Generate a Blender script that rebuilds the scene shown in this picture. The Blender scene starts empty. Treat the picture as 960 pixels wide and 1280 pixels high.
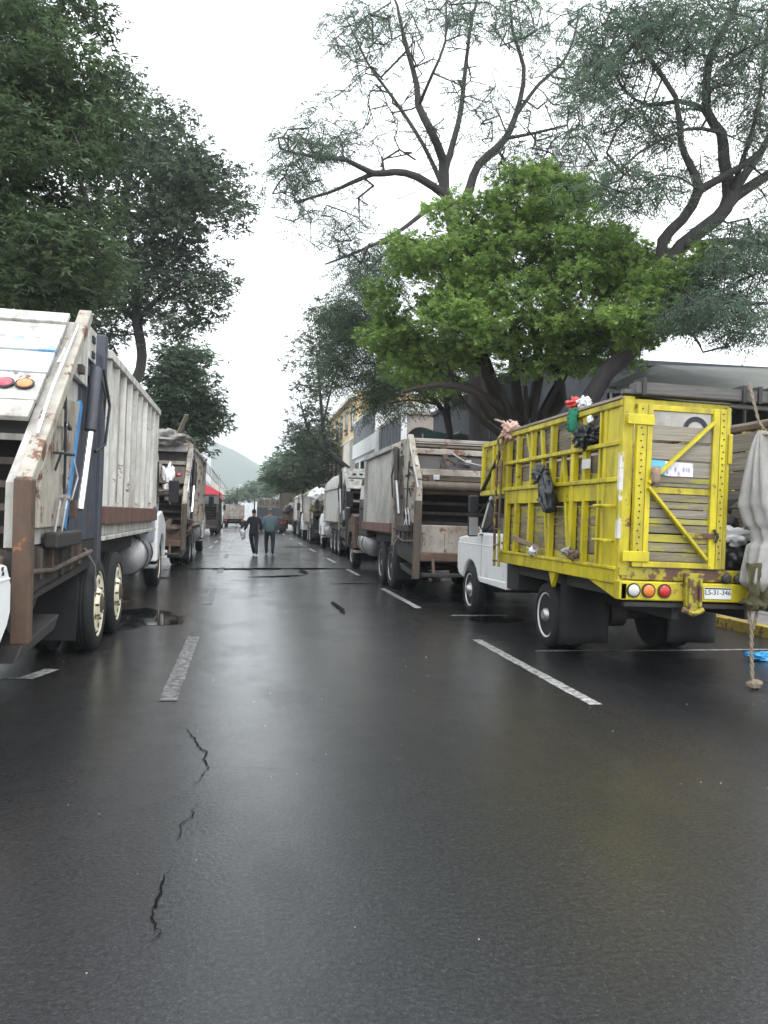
import bpy, math, random
import numpy as np
from mathutils import Vector, Matrix, noise as mnoise
R = math.radians
random.seed(7)
sc = bpy.context.scene
col = sc.collection

# ------------------------------------------------------------------ camera, sky, sun, exposure
YAW = R(9.93)
cam = bpy.data.cameras.new('camera')
cam.sensor_fit = 'HORIZONTAL'; cam.sensor_width = 36; cam.lens = 37.5
cam.clip_start = 0.05; cam.clip_end = 20000
camo = bpy.data.objects.new('camera', cam); col.objects.link(camo)
camo.matrix_world = (Matrix.Translation((0, 0, 1.6)) @ Matrix.Rotation(-YAW, 4, 'Z')
                     @ Matrix.Rotation(R(90.26), 4, 'X') @ Matrix.Rotation(R(1.15), 4, 'Z'))
sc.camera = camo

SUN_EL, SUN_ROT = R(58), R(150)
w = bpy.data.worlds.new("World"); sc.world = w; w.use_nodes = True
nt = w.node_tree; nt.nodes.clear()
wo = nt.nodes.new('ShaderNodeOutputWorld'); bg = nt.nodes.new('ShaderNodeBackground')
sky = nt.nodes.new('ShaderNodeTexSky'); sky.sky_type = 'NISHITA'; sky.sun_disc = False
sky.sun_elevation = SUN_EL; sky.sun_rotation = SUN_ROT; sky.dust_density = 3
tc = nt.nodes.new('ShaderNodeTexCoord'); nz = nt.nodes.new('ShaderNodeTexNoise')
nz.inputs['Scale'].default_value = 1.6; nz.inputs['Detail'].default_value = 4
mp = nt.nodes.new('ShaderNodeMapping'); mp.inputs['Scale'].default_value = (1, 1, 2.5)
cl = nt.nodes.new('ShaderNodeValToRGB')
cl.color_ramp.elements[0].position = .3; cl.color_ramp.elements[0].color = (.80, .86, .94, 1)
cl.color_ramp.elements[1].position = .75; cl.color_ramp.elements[1].color = (1, 1, 1, 1)
sc_ = nt.nodes.new('ShaderNodeVectorMath'); sc_.operation = 'SCALE'; sc_.inputs['Scale'].default_value = 13.2
mx = nt.nodes.new('ShaderNodeMixRGB'); mx.inputs['Fac'].default_value = .93
L = nt.links.new
L(tc.outputs['Generated'], mp.inputs[0]); L(mp.outputs[0], nz.inputs['Vector']); L(nz.outputs['Fac'], cl.inputs[0])
L(cl.outputs[0], sc_.inputs[0]); L(sky.outputs[0], mx.inputs[1]); L(sc_.outputs[0], mx.inputs[2])
L(mx.outputs[0], bg.inputs[0]); bg.inputs[1].default_value = 0.1; L(bg.outputs[0], wo.inputs[0])

sl = bpy.data.lights.new('sun', 'SUN'); sl.energy = 0.6; sl.angle = R(25); sl.color = (1, .97, .93)
so = bpy.data.objects.new('sun', sl); col.objects.link(so)
sd = Vector((math.sin(SUN_ROT) * math.cos(SUN_EL), math.cos(SUN_ROT) * math.cos(SUN_EL), math.sin(SUN_EL)))
so.rotation_euler = sd.to_track_quat('Z', 'Y').to_euler(); so.location = (0, 0, 60)

vs = sc.view_settings
vs.view_transform = 'Standard'; vs.look = 'None'; vs.gamma = 1; vs.use_curve_mapping = False; vs.exposure = 1.2

# ------------------------------------------------------------------ layout helper: a sight line and a distance give a place
CY, SY = math.cos(YAW), math.sin(YAW)
def at(px, py, Z):
    X = (px - 480) / 1000 * Z
    return Vector((X * CY + Z * SY, -X * SY + Z * CY, 1.6 + (644.5 + .02 * (px - 480) - py) / 1000 * Z))

# ------------------------------------------------------------------ materials
def _mat(name):
    m = bpy.data.materials.new(name); m.use_nodes = True
    n = m.node_tree; return m, n, n.nodes['Principled BSDF'], n.links.new
def plain(name, c, rough=.6, metal=0, spec=.5, emis=None):
    m, n, b, L = _mat(name)
    b.inputs['Base Color'].default_value = (*c, 1); b.inputs['Roughness'].default_value = rough
    b.inputs['Metallic'].default_value = metal
    return m
def N(n, t, **kw):
    x = n.nodes.new(t)
    for k, v in kw.items():
        if k in x.inputs: x.inputs[k].default_value = v
        else: setattr(x, k, v)
    return x
def ramp(n, p0, p1, c0=(0, 0, 0, 1), c1=(1, 1, 1, 1)):
    r = n.nodes.new('ShaderNodeValToRGB'); e = r.color_ramp.elements
    e[0].position = p0; e[1].position = p1; e[0].color = c0; e[1].color = c1
    return r
def mixc(n, L, f, a, b):
    m = n.nodes.new('ShaderNodeMixRGB')
    for i, s in ((0, f), (1, a), (2, b)):
        if isinstance(s, (int, float)): m.inputs[i].default_value = s
        elif isinstance(s, tuple): m.inputs[i].default_value = (*s, 1)
        else: L(s, m.inputs[i])
    return m.outputs[0]
def grime(name, base, dirt=(.06, .05, .04), amt=.5, rust=None, rustamt=.3, rough=.5, metal=0, streak=(3, 3, .7),
          scale=1.0, bump=.15, vary=.25, alt=None, altamt=.5):
    """painted or bare sheet metal with streaky dirt, patchy rust and uneven gloss"""
    m, n, b, L = _mat(name)
    tc = N(n, 'ShaderNodeTexCoord'); oi = N(n, 'ShaderNodeObjectInfo')
    off = N(n, 'ShaderNodeVectorMath', operation='MULTIPLY_ADD')
    L(oi.outputs['Random'], off.inputs[0]); off.inputs[1].default_value = (37, 19, 53)
    L(tc.outputs['Object'], off.inputs[2])
    mp = N(n, 'ShaderNodeMapping'); mp.inputs['Scale'].default_value = tuple(s * scale for s in streak)
    L(off.outputs[0], mp.inputs[0])
    n1 = N(n, 'ShaderNodeTexNoise', Scale=1.3, Detail=8, Roughness=.68); L(mp.outputs[0], n1.inputs['Vector'])
    n2 = N(n, 'ShaderNodeTexNoise', Scale=9 * scale, Detail=6, Roughness=.7); L(off.outputs[0], n2.inputs['Vector'])
    c = base
    if alt:
        n4 = N(n, 'ShaderNodeTexNoise', Scale=2.2 * scale, Detail=5, Roughness=.6); L(off.outputs[0], n4.inputs['Vector'])
        r4 = ramp(n, .62 - altamt * .25, .70 - altamt * .22); L(n4.outputs['Fac'], r4.inputs[0]); c = mixc(n, L, r4.outputs[0], base, alt)
    r1 = ramp(n, .66 - amt * .42, .86 - amt * .16); L(n1.outputs['Fac'], r1.inputs[0])
    c = mixc(n, L, r1.outputs[0], c, dirt)
    if rust:
        n3 = N(n, 'ShaderNodeTexNoise', Scale=4.5 * scale, Detail=9, Roughness=.72); L(off.outputs[0], n3.inputs['Vector'])
        r3 = ramp(n, .70 - rustamt * .3, .74 - rustamt * .3); L(n3.outputs['Fac'], r3.inputs[0])
        c = mixc(n, L, r3.outputs[0], c, rust)
    hs = N(n, 'ShaderNodeHueSaturation')
    mr = N(n, 'ShaderNodeMapRange'); mr.inputs['To Min'].default_value = 1 - vary; mr.inputs['To Max'].default_value = 1 + vary
    L(n2.outputs['Fac'], mr.inputs['Value']); L(mr.outputs[0], hs.inputs['Value']); L(c, hs.inputs['Color'])
    L(hs.outputs[0], b.inputs['Base Color'])
    rr = N(n, 'ShaderNodeMapRange'); rr.inputs['To Min'].default_value = max(.08, rough - .18); rr.inputs['To Max'].default_value = min(1, rough + .25)
    L(n1.outputs['Fac'], rr.inputs['Value']); L(rr.outputs[0], b.inputs['Roughness'])
    b.inputs['Metallic'].default_value = metal
    bp = N(n, 'ShaderNodeBump', Strength=bump, Distance=.02); L(n2.outputs['Fac'], bp.inputs['Height']); L(bp.outputs[0], b.inputs['Normal'])
    return m
def woodmat(name, c0, c1, axis='y', paint=None, paintamt=.5, rough=.8):
    m, n, b, L = _mat(name)
    tc = N(n, 'ShaderNodeTexCoord'); oi = N(n, 'ShaderNodeObjectInfo')
    off = N(n, 'ShaderNodeVectorMath', operation='MULTIPLY_ADD')
    L(oi.outputs['Random'], off.inputs[0]); off.inputs[1].default_value = (17, 29, 43); L(tc.outputs['Object'], off.inputs[2])
    mp = N(n, 'ShaderNodeMapping')
    mp.inputs['Scale'].default_value = {'x': (1.2, 30, 30), 'y': (30, 1.2, 30), 'z': (30, 30, 1.2)}[axis]
    L(off.outputs[0], mp.inputs[0])
    g = N(n, 'ShaderNodeTexNoise', Scale=1.4, Detail=7, Roughness=.7, Distortion=.5); L(mp.outputs[0], g.inputs['Vector'])
    rg = ramp(n, .3, .72, (*c0, 1), (*c1, 1)); L(g.outputs['Fac'], rg.inputs[0])
    c = rg.outputs[0]
    if paint:
        mp2 = N(n, 'ShaderNodeMapping')
        mp2.inputs['Scale'].default_value = {'x': (2, 9, 9), 'y': (9, 2, 9), 'z': (9, 9, 2)}[axis]
        L(off.outputs[0], mp2.inputs[0])
        p = N(n, 'ShaderNodeTexNoise', Scale=1.1, Detail=8, Roughness=.75); L(mp2.outputs[0], p.inputs['Vector'])
        ad = N(n, 'ShaderNodeMath', operation='MULTIPLY_ADD'); L(oi.outputs['Random'], ad.inputs[0]); ad.inputs[1].default_value = .18; L(p.outputs['Fac'], ad.inputs[2])
        rp = ramp(n, .70 - paintamt * .25, .80 - paintamt * .22); L(ad.outputs[0], rp.inputs[0])
        c = mixc(n, L, rp.outputs[0], c, paint)
    hs = N(n, 'ShaderNodeHueSaturation'); mr = N(n, 'ShaderNodeMapRange')
    mr.inputs['To Min'].default_value = .7; mr.inputs['To Max'].default_value = 1.25
    L(oi.outputs['Random'], mr.inputs['Value']); L(mr.outputs[0], hs.inputs['Value']); L(c, hs.inputs['Color'])
    L(hs.outputs[0], b.inputs['Base Color']); b.inputs['Roughness'].default_value = rough
    bp = N(n, 'ShaderNodeBump', Strength=.35, Distance=.01); L(g.outputs['Fac'], bp.inputs['Height']); L(bp.outputs[0], b.inputs['Normal'])
    return m
def leafmat(name, ca, cb, trans=.35, tcol=None):
    m, n, b, L = _mat(name)
    at_ = N(n, 'ShaderNodeAttribute', attribute_name='tint')
    r = ramp(n, 0, 1, (*ca, 1), (*cb, 1)); L(at_.outputs['Fac'], r.inputs[0])
    L(r.outputs[0], b.inputs['Base Color']); b.inputs['Roughness'].default_value = .55
    b.inputs['Specular IOR Level'].default_value = .3
    tr = N(n, 'ShaderNodeBsdfTranslucent'); L(r.outputs[0], tr.inputs['Color'])
    mxs = N(n, 'ShaderNodeMixShader'); mxs.inputs[0].default_value = trans
    L(b.outputs[0], mxs.inputs[1]); L(tr.outputs[0], mxs.inputs[2])
    L(mxs.outputs[0], n.nodes['Material Output'].inputs['Surface'])
    return m
def glassmat(name, c=(.02, .025, .03)):
    m = plain(name, c, .08); m.node_tree.nodes['Principled BSDF'].inputs['Specular IOR Level'].default_value = .8
    return m

RUST = (.13, .055, .025)
M = {}
M['white'] = grime('dirty_white_paint', (.66, .66, .62), (.15, .12, .095), .72, RUST, .3, .45, streak=(4.5, 4.5, .45), vary=.3)
M['whiteclean'] = grime('white_paint', (.80, .81, .80), (.35, .33, .29), .22, None, 0, .3, bump=.03, vary=.06)
M['whiteblue'] = grime('white_and_blue_worn_paint', (.62, .66, .68), (.25, .25, .25), .4, RUST, .1, .45, alt=(.16, .38, .58), altamt=.6)
M['cream'] = grime('grimy_cream_paint', (.42, .39, .33), (.10, .075, .055), .68, RUST, .52, .55, streak=(1.6, 1.6, .9))
M['tan'] = grime('grimy_tan_paint', (.32, .29, .25), (.09, .07, .05), .62, RUST, .5, .6, streak=(1.4, 1.4, .9))
M['dullgrey'] = grime('dull_grey_panel', (.40, .39, .36), (.17, .14, .115), .6, RUST, .3, .5, streak=(1.0, 1.0, .8), bump=.05)
M['grey'] = grime('grimy_grey_panel', (.44, .43, .40), (.18, .15, .12), .5, RUST, .2, .5)
M['bluegrey'] = grime('blue_grey_steel', (.06, .07, .095), (.045, .042, .042), .62, (.10, .06, .045), .4, .5, vary=.4)
M['cabgrey'] = grime('blue_grey_cab_paint', (.33, .37, .41), (.16, .15, .14), .4, None, 0, .4)
M['blue'] = grime('blue_paint', (.055, .22, .46), (.06, .07, .08), .35, RUST, .08, .45)
M['brown'] = grime('brown_stripe_paint', (.15, .075, .06), (.06, .045, .035), .45, None, 0, .6)
M['dark'] = grime('dark_greasy_steel', (.028, .026, .026), (.05, .042, .035), .5, RUST, .05, .6)
M['rusty'] = grime('brown_rusty_steel', (.10, .062, .042), (.04, .033, .028), .5, (.24, .10, .04), .3, .75)
M['greasebrown'] = grime('greasy_brown_steel', (.11, .085, .062), (.03, .025, .02), .62, RUST, .35, .6)
M['black'] = grime('black_paint', (.015, .015, .017), (.03, .03, .03), .4, None, 0, .5)
M['rubber'] = grime('tyre_rubber', (.012, .012, .013), (.032, .03, .028), .3, None, 0, .85, bump=.3)
M['flap'] = plain('black_rubber_flap', (.010, .010, .010), .8)
M['steel'] = grime('worn_steel', (.42, .42, .42), (.12, .11, .10), .4, RUST, .1, .35, .7)
M['chrome'] = plain('polished_rod', (.85, .86, .88), .18, .9)
M['rimcream'] = grime('cream_rim_paint', (.72, .67, .50), (.20, .16, .12), .35, RUST, .25, .5)
M['rimwhite'] = grime('white_rim_paint', (.74, .74, .72), (.25, .22, .2), .3, RUST, .15, .4)
YEL = (.56, .47, .007)
M['yellow'] = grime('yellow_gloss_paint', YEL, (.17, .13, .03), .60, RUST, .27, .4, vary=.25, bump=.12)
M['yellowrust'] = grime('chipped_yellow_paint', (.36, .31, .015), (.18, .14, .04), .55, (.09, .045, .03), .80, .5)
M['yellowwhite'] = grime('white_patch_over_yellow', (.64, .63, .60), (.20, .17, .13), .5, (.33, .28, .02), .62, .6)
M['woodyellow'] = woodmat('planks_with_worn_yellow_paint', (.12, .095, .065), (.28, .235, .17), 'y', (.36, .32, .02), .55)
M['woodyellowx'] = woodmat('door_planks_with_worn_yellow_paint', (.14, .12, .08), (.30, .27, .19), 'x', (.36, .33, .03), .62)
M['woodgrey'] = woodmat('weathered_grey_planks', (.10, .085, .065), (.30, .26, .20), 'y')
M['woodgreyx'] = woodmat('weathered_grey_door_planks', (.125, .11, .085), (.29, .265, .215), 'x')
M['woodbeam'] = woodmat('dark_grey_beam', (.075, .07, .065), (.20, .19, .18), 'x')
M['woodbrown'] = woodmat('brown_stakes', (.12, .08, .055), (.33, .24, .17), 'z')
M['red'] = plain('red_lens', (.42, .02, .02), .2)
M['redpink'] = plain('faded_red_lens', (.40, .07, .10), .3)
M['amber'] = plain('amber_lens', (.62, .17, .03), .2)
M['orange'] = plain('faded_orange_lens', (.66, .24, .08), .3)
M['clear'] = plain('clear_lens', (.5, .5, .46), .15)
M['glass'] = glassmat('dark_glass')
M['plate'] = plain('licence_plate_white', (.62, .63, .62), .5)
M['ink'] = plain('dark_ink', (.02, .022, .03), .7)
M['skin'] = plain('skin', (.30, .17, .11), .55)
M['hair'] = plain('grey_hair', (.16, .15, .14), .8)
M['hairdark'] = plain('dark_hair', (.015, .012, .011), .8)
M['jacket'] = plain('teal_grey_jacket', (.11, .17, .19), .85)
M['darkcloth'] = plain('dark_jumper', (.02, .024, .032), .9)
M['jeans'] = plain('dark_trousers', (.025, .035, .05), .9)
M['shoe'] = plain('black_shoe', (.012, .012, .012), .5)
M['bagwhite'] = plain('white_plastic_bag', (.75, .75, .76), .35)
M['bagblack'] = plain('black_plastic_bag', (.018, .02, .022), .28)
M['sack'] = grime('woven_white_sack', (.36, .35, .33), (.17, .155, .135), .6, None, 0, .85, streak=(4, 4, 1), bump=.5)
M['rope'] = plain('dirty_rope', (.22, .18, .13), .9)
M['mossrag'] = grime('brown_green_rag', (.085, .075, .035), (.03, .025, .018), .5, None, 0, .95, bump=.5)
M['tarpgreen'] = grime('olive_grey_tarpaulin', (.085, .09, .07), (.055, .055, .045), .35, None, 0, .6, streak=(.4, .4, .4), bump=.05, vary=.06)
M['tarpteal'] = grime('dark_green_tarpaulin', (.015, .05, .045), (.03, .05, .045), .35, None, 0, .6, streak=(1, 1, 1))
M['redcloth'] = plain('red_canvas', (.52, .025, .05), .6)
M['concrete'] = grime('stained_concrete', (.24, .23, .21), (.11, .10, .09), .5, None, 0, .85, streak=(.6, .6, .2), scale=.7)
M['darkwall'] = grime('dark_grey_wall', (.045, .05, .06), (.10, .105, .11), .35, None, 0, .85, streak=(.5, .5, .3), scale=.6)
M['pinkwall'] = grime('faded_beige_wall', (.36, .31, .27), (.22, .20, .18), .4, None, 0, .85, streak=(.6, .6, .3))
M['yellowwall'] = grime('pale_yellow_stucco', (.60, .45, .25), (.38, .29, .18), .3, None, 0, .85, streak=(.5, .5, .2), vary=.08)
M['whitewall'] = grime('white_stucco', (.70, .71, .72), (.45, .45, .45), .3, None, 0, .8, streak=(.5, .5, .2), vary=.06)
M['creamwall'] = grime('cream_stucco', (.58, .55, .48), (.38, .36, .32), .3, None, 0, .8, streak=(.5, .5, .2), vary=.06)
M['greyclad'] = grime('grey_cladding', (.15, .16, .18), (.09, .095, .10), .35, None, 0, .6, vary=.1)
M['darkclad'] = grime('dark_cladding', (.075, .075, .085), (.13, .12, .12), .35, None, 0, .6, vary=.1)
M['brick'] = grime('red_brick', (.34, .12, .08), (.2, .1, .07), .3, None, 0, .9)
M['kerbyellow'] = grime('yellow_kerb_paint', (.42, .31, .04), (.10, .08, .06), .5, (.06, .05, .045), .55, .7, streak=(1.2, 1.2, 1.2))
M['pavement'] = grime('pavement_concrete', (.22, .21, .20), (.12, .115, .11), .5, None, 0, .55, streak=(.7, .7, .7))
M['bark'] = grime('dark_wet_bark', (.034, .028, .026), (.06, .055, .055), .5, None, 0, .9, streak=(6, 6, 1.5), bump=.8)
M['barkbrown'] = grime('brown_bark', (.034, .025, .02), (.02, .017, .014), .5, None, 0, .9, streak=(6, 6, 1.5), bump=.8)
M['crack'] = plain('open_crack', (.006, .006, .006), .9); M['crack'].node_tree.nodes['Principled BSDF'].inputs['Specular IOR Level'].default_value = .1
M['carblue'] = plain('dark_blue_car_paint', (.015, .025, .05), .2)
M['cardark'] = plain('dark_car_paint', (.02, .022, .028), .2)
M['leaf_dark'] = leafmat('dark_street_tree_leaves', (.036, .056, .034), (.135, .195, .09), .42)
M['leaf_mid'] = leafmat('grey_green_tree_leaves', (.045, .065, .045), (.135, .185, .11), .4)
M['leaf_far'] = leafmat('mid_green_leaves', (.05, .08, .05), (.125, .185, .10), .35)
M['leaf_bright'] = leafmat('bright_spring_leaves', (.032, .078, .022), (.38, .53, .15), .45)
M['leaf_grey'] = leafmat('grey_green_fine_leaves', (.055, .085, .06), (.15, .21, .14), .42)

# ------------------------------------------------------------------ mesh builder
class MB:
    def __init__(s): s.v = []; s.f = []; s.mi = []; s.cur = 0
    def add(s, vs, fs):
        o = len(s.v); s.v += [tuple(p) for p in vs]; s.f += [tuple(i + o for i in f) for f in fs]; s.mi += [s.cur] * len(fs); return s
    def box(s, x0, x1, y0, y1, z0, z1):
        vs = [(x, y, z) for x in (x0, x1) for y in (y0, y1) for z in (z0, z1)]
        return s.add(vs, [(0, 1, 3, 2), (4, 6, 7, 5), (0, 4, 5, 1), (2, 3, 7, 6), (0, 2, 6, 4), (1, 5, 7, 3)])
    def bar(s, p, q, wd, h, up=(0, 0, 1)):
        p = Vector(p); q = Vector(q); d = (q - p).normalized(); u = Vector(up)
        a = d.cross(u)
        if a.length < 1e-3: a = d.cross(Vector((0, 1, 0)))
        a.normalize(); b = a.cross(d)
        vs = [c + a * i * wd / 2 + b * j * h / 2 for c in (p, q) for i, j in ((-1, -1), (1, -1), (1, 1), (-1, 1))]
        return s.add(vs, [(3, 2, 1, 0), (4, 5, 6, 7), (0, 1, 5, 4), (1, 2, 6, 5), (2, 3, 7, 6), (3, 0, 4, 7)])
    def prism(s, poly, x0, x1, ax='x'):
        n = len(poly)
        def mk(t, a, b): return {'x': (t, a, b), 'y': (a, t, b), 'z': (a, b, t)}[ax]
        vs = [mk(x0, *p) for p in poly] + [mk(x1, *p) for p in poly]
        return s.add(vs, [tuple(range(n))[::-1], tuple(range(n, 2 * n))] + [(i, (i + 1) % n, n + (i + 1) % n, n + i) for i in range(n)])
    def tube(s, pts, r, n=8, r1=None, cap=True):
        pts = [Vector(p) for p in pts]; m = len(pts); vs = []
        rs = r if isinstance(r, (list, tuple)) else [r + ((r1 if r1 is not None else r) - r) * i / max(1, m - 1) for i in range(m)]
        pa = None
        for i, p in enumerate(pts):
            d = (pts[min(i + 1, m - 1)] - pts[max(i - 1, 0)]).normalized()
            if pa is None:
                pa = d.orthogonal().normalized()
            pa = (pa - d * pa.dot(d))
            pa = pa.normalized() if pa.length > 1e-5 else d.orthogonal().normalized()
            b = d.cross(pa)
            for k in range(n):
                t = 2 * math.pi * k / n; vs.append(p + (pa * math.cos(t) + b * math.sin(t)) * rs[i])
        fs = [(i * n + k, i * n + (k + 1) % n, (i + 1) * n + (k + 1) % n, (i + 1) * n + k) for i in range(m - 1) for k in range(n)]
        if cap: fs += [tuple(range(n))[::-1], tuple((m - 1) * n + k for k in range(n))]
        return s.add(vs, fs)
    def lathe(s, prof, c, n=24, ax='x'):
        vs = []; c = Vector(c)
        for a, r in prof:
            for k in range(n):
                t = 2 * math.pi * k / n
                q = {'x': (a, r * math.cos(t), r * math.sin(t)), 'y': (r * math.cos(t), a, r * math.sin(t)), 'z': (r * math.cos(t), r * math.sin(t), a)}[ax]
                vs.append(c + Vector(q))
        m = len(prof)
        fs = [(i * n + k, i * n + (k + 1) % n, (i + 1) * n + (k + 1) % n, (i + 1) * n + k) for i in range(m - 1) for k in range(n)]
        fs += [tuple(range(n))[::-1], tuple((m - 1) * n + k for k in range(n))]
        return s.add(vs, fs)
    def grid(s, fn, nu, nv):
        vs = [fn(i / nu, j / nv) for i in range(nu + 1) for j in range(nv + 1)]
        fs = [(i * (nv + 1) + j, (i + 1) * (nv + 1) + j, (i + 1) * (nv + 1) + j + 1, i * (nv + 1) + j + 1) for i in range(nu) for j in range(nv)]
        return s.add(vs, fs)
    def build(s, name, mat, parent=None, smooth=False, bevel=0, tf=None, solid=0, warp=0):
        me = bpy.data.meshes.new(name)
        vs = s.v
        if tf is not None: vs = [tuple(tf @ Vector(v)) for v in vs]
        me.from_pydata(vs, [], s.f)
        for m in (mat if isinstance(mat, (list, tuple)) else [mat]): me.materials.append(M[m] if isinstance(m, str) else m)
        if any(s.mi): me.polygons.foreach_set('material_index', s.mi)
        if smooth:
            me.polygons.foreach_set('use_smooth', [True] * len(me.polygons))
            if smooth != 'all':
                try: me.set_sharp_from_angle(angle=R(40))
                except Exception: pass
        me.update()
        o = bpy.data.objects.new(name, me); col.objects.link(o)
        if parent: o.parent = parent
        if bevel:
            b = o.modifiers.new('bevel', 'BEVEL'); b.width = bevel; b.segments = 2; b.limit_method = 'ANGLE'; b.angle_limit = R(50)
        if solid:
            b = o.modifiers.new('solid', 'SOLIDIFY'); b.thickness = solid
        return o
def tag(o, label=None, cat=None, group=None, kind=None):
    if label: o['label'] = label
    if cat: o['category'] = cat
    if group: o['group'] = group
    if kind: o['kind'] = kind
    return o
def thing(name, label, cat, loc=(0, 0, 0), rz=0, group=None):
    o = bpy.data.objects.new(name, None); col.objects.link(o); o.location = loc; o.rotation_euler = (0, 0, rz)
    o.empty_display_size = .3
    return tag(o, label, cat, group)
def copy_tree(o, parent=None):
    c = o.copy(); col.objects.link(c); c.parent = parent
    for ch in list(o.children): copy_tree(ch, c)
    return c
def text(s, size, mat, parent, loc, rot, name='lettering'):
    cu = bpy.data.curves.new(name, 'FONT'); cu.body = s; cu.size = size; cu.extrude = .0015; cu.align_x = 'CENTER'; cu.align_y = 'CENTER'
    t = bpy.data.objects.new(name, cu); col.objects.link(t)
    me = bpy.data.meshes.new_from_object(t.evaluated_get(bpy.context.evaluated_depsgraph_get()))
    bpy.data.objects.remove(t); me.materials.append(M[mat])
    o = bpy.data.objects.new(name, me); col.objects.link(o); o.parent = parent; o.location = loc; o.rotation_euler = rot
    return o
def blob(name, mat, loc, size, seed=0, amp=.35, freq=3, parent=None, sub=4, rot=0):
    import bmesh
    bm = bmesh.new(); bmesh.ops.create_icosphere(bm, subdivisions=sub, radius=1)
    for v in bm.verts:
        p = v.co.copy(); q = Vector((seed * 7.1, seed * 3.3, 0))
        k = 1 + amp * (mnoise.noise(p * freq * .5 + q) + .5 * abs(mnoise.noise(p * freq * 1.5 + q)) * 2 - .3)
        v.co = Vector((p.x * size[0], p.y * size[1], p.z * size[2])) * k
    me = bpy.data.meshes.new(name); bm.to_mesh(me); bm.free(); me.materials.append(M[mat] if isinstance(mat, str) else mat)
    me.polygons.foreach_set('use_smooth', [True] * len(me.polygons))
    o = bpy.data.objects.new(name, me); col.objects.link(o); o.location = loc; o.rotation_euler = (0, 0, rot)
    if parent: o.parent = parent
    return o

def add_weave(m):
    n = m.node_tree; b = n.nodes['Principled BSDF']; L = n.links.new
    tc = N(n, 'ShaderNodeTexCoord'); w1 = N(n, 'ShaderNodeTexWave', Scale=60, Distortion=.6); w2 = N(n, 'ShaderNodeTexWave', Scale=60, Distortion=.6)
    w1.bands_direction = 'X'; w2.bands_direction = 'Z'; L(tc.outputs['Object'], w1.inputs['Vector']); L(tc.outputs['Object'], w2.inputs['Vector'])
    ad = N(n, 'ShaderNodeMath', operation='ADD'); L(w1.outputs['Fac'], ad.inputs[0]); L(w2.outputs['Fac'], ad.inputs[1])
    bp = N(n, 'ShaderNodeBump', Strength=.4, Distance=.003); L(ad.outputs[0], bp.inputs['Height']); L(b.inputs['Normal'].links[0].from_socket, bp.inputs['Normal'])
    L(bp.outputs[0], b.inputs['Normal'])
add_weave(M['sack'])

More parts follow.
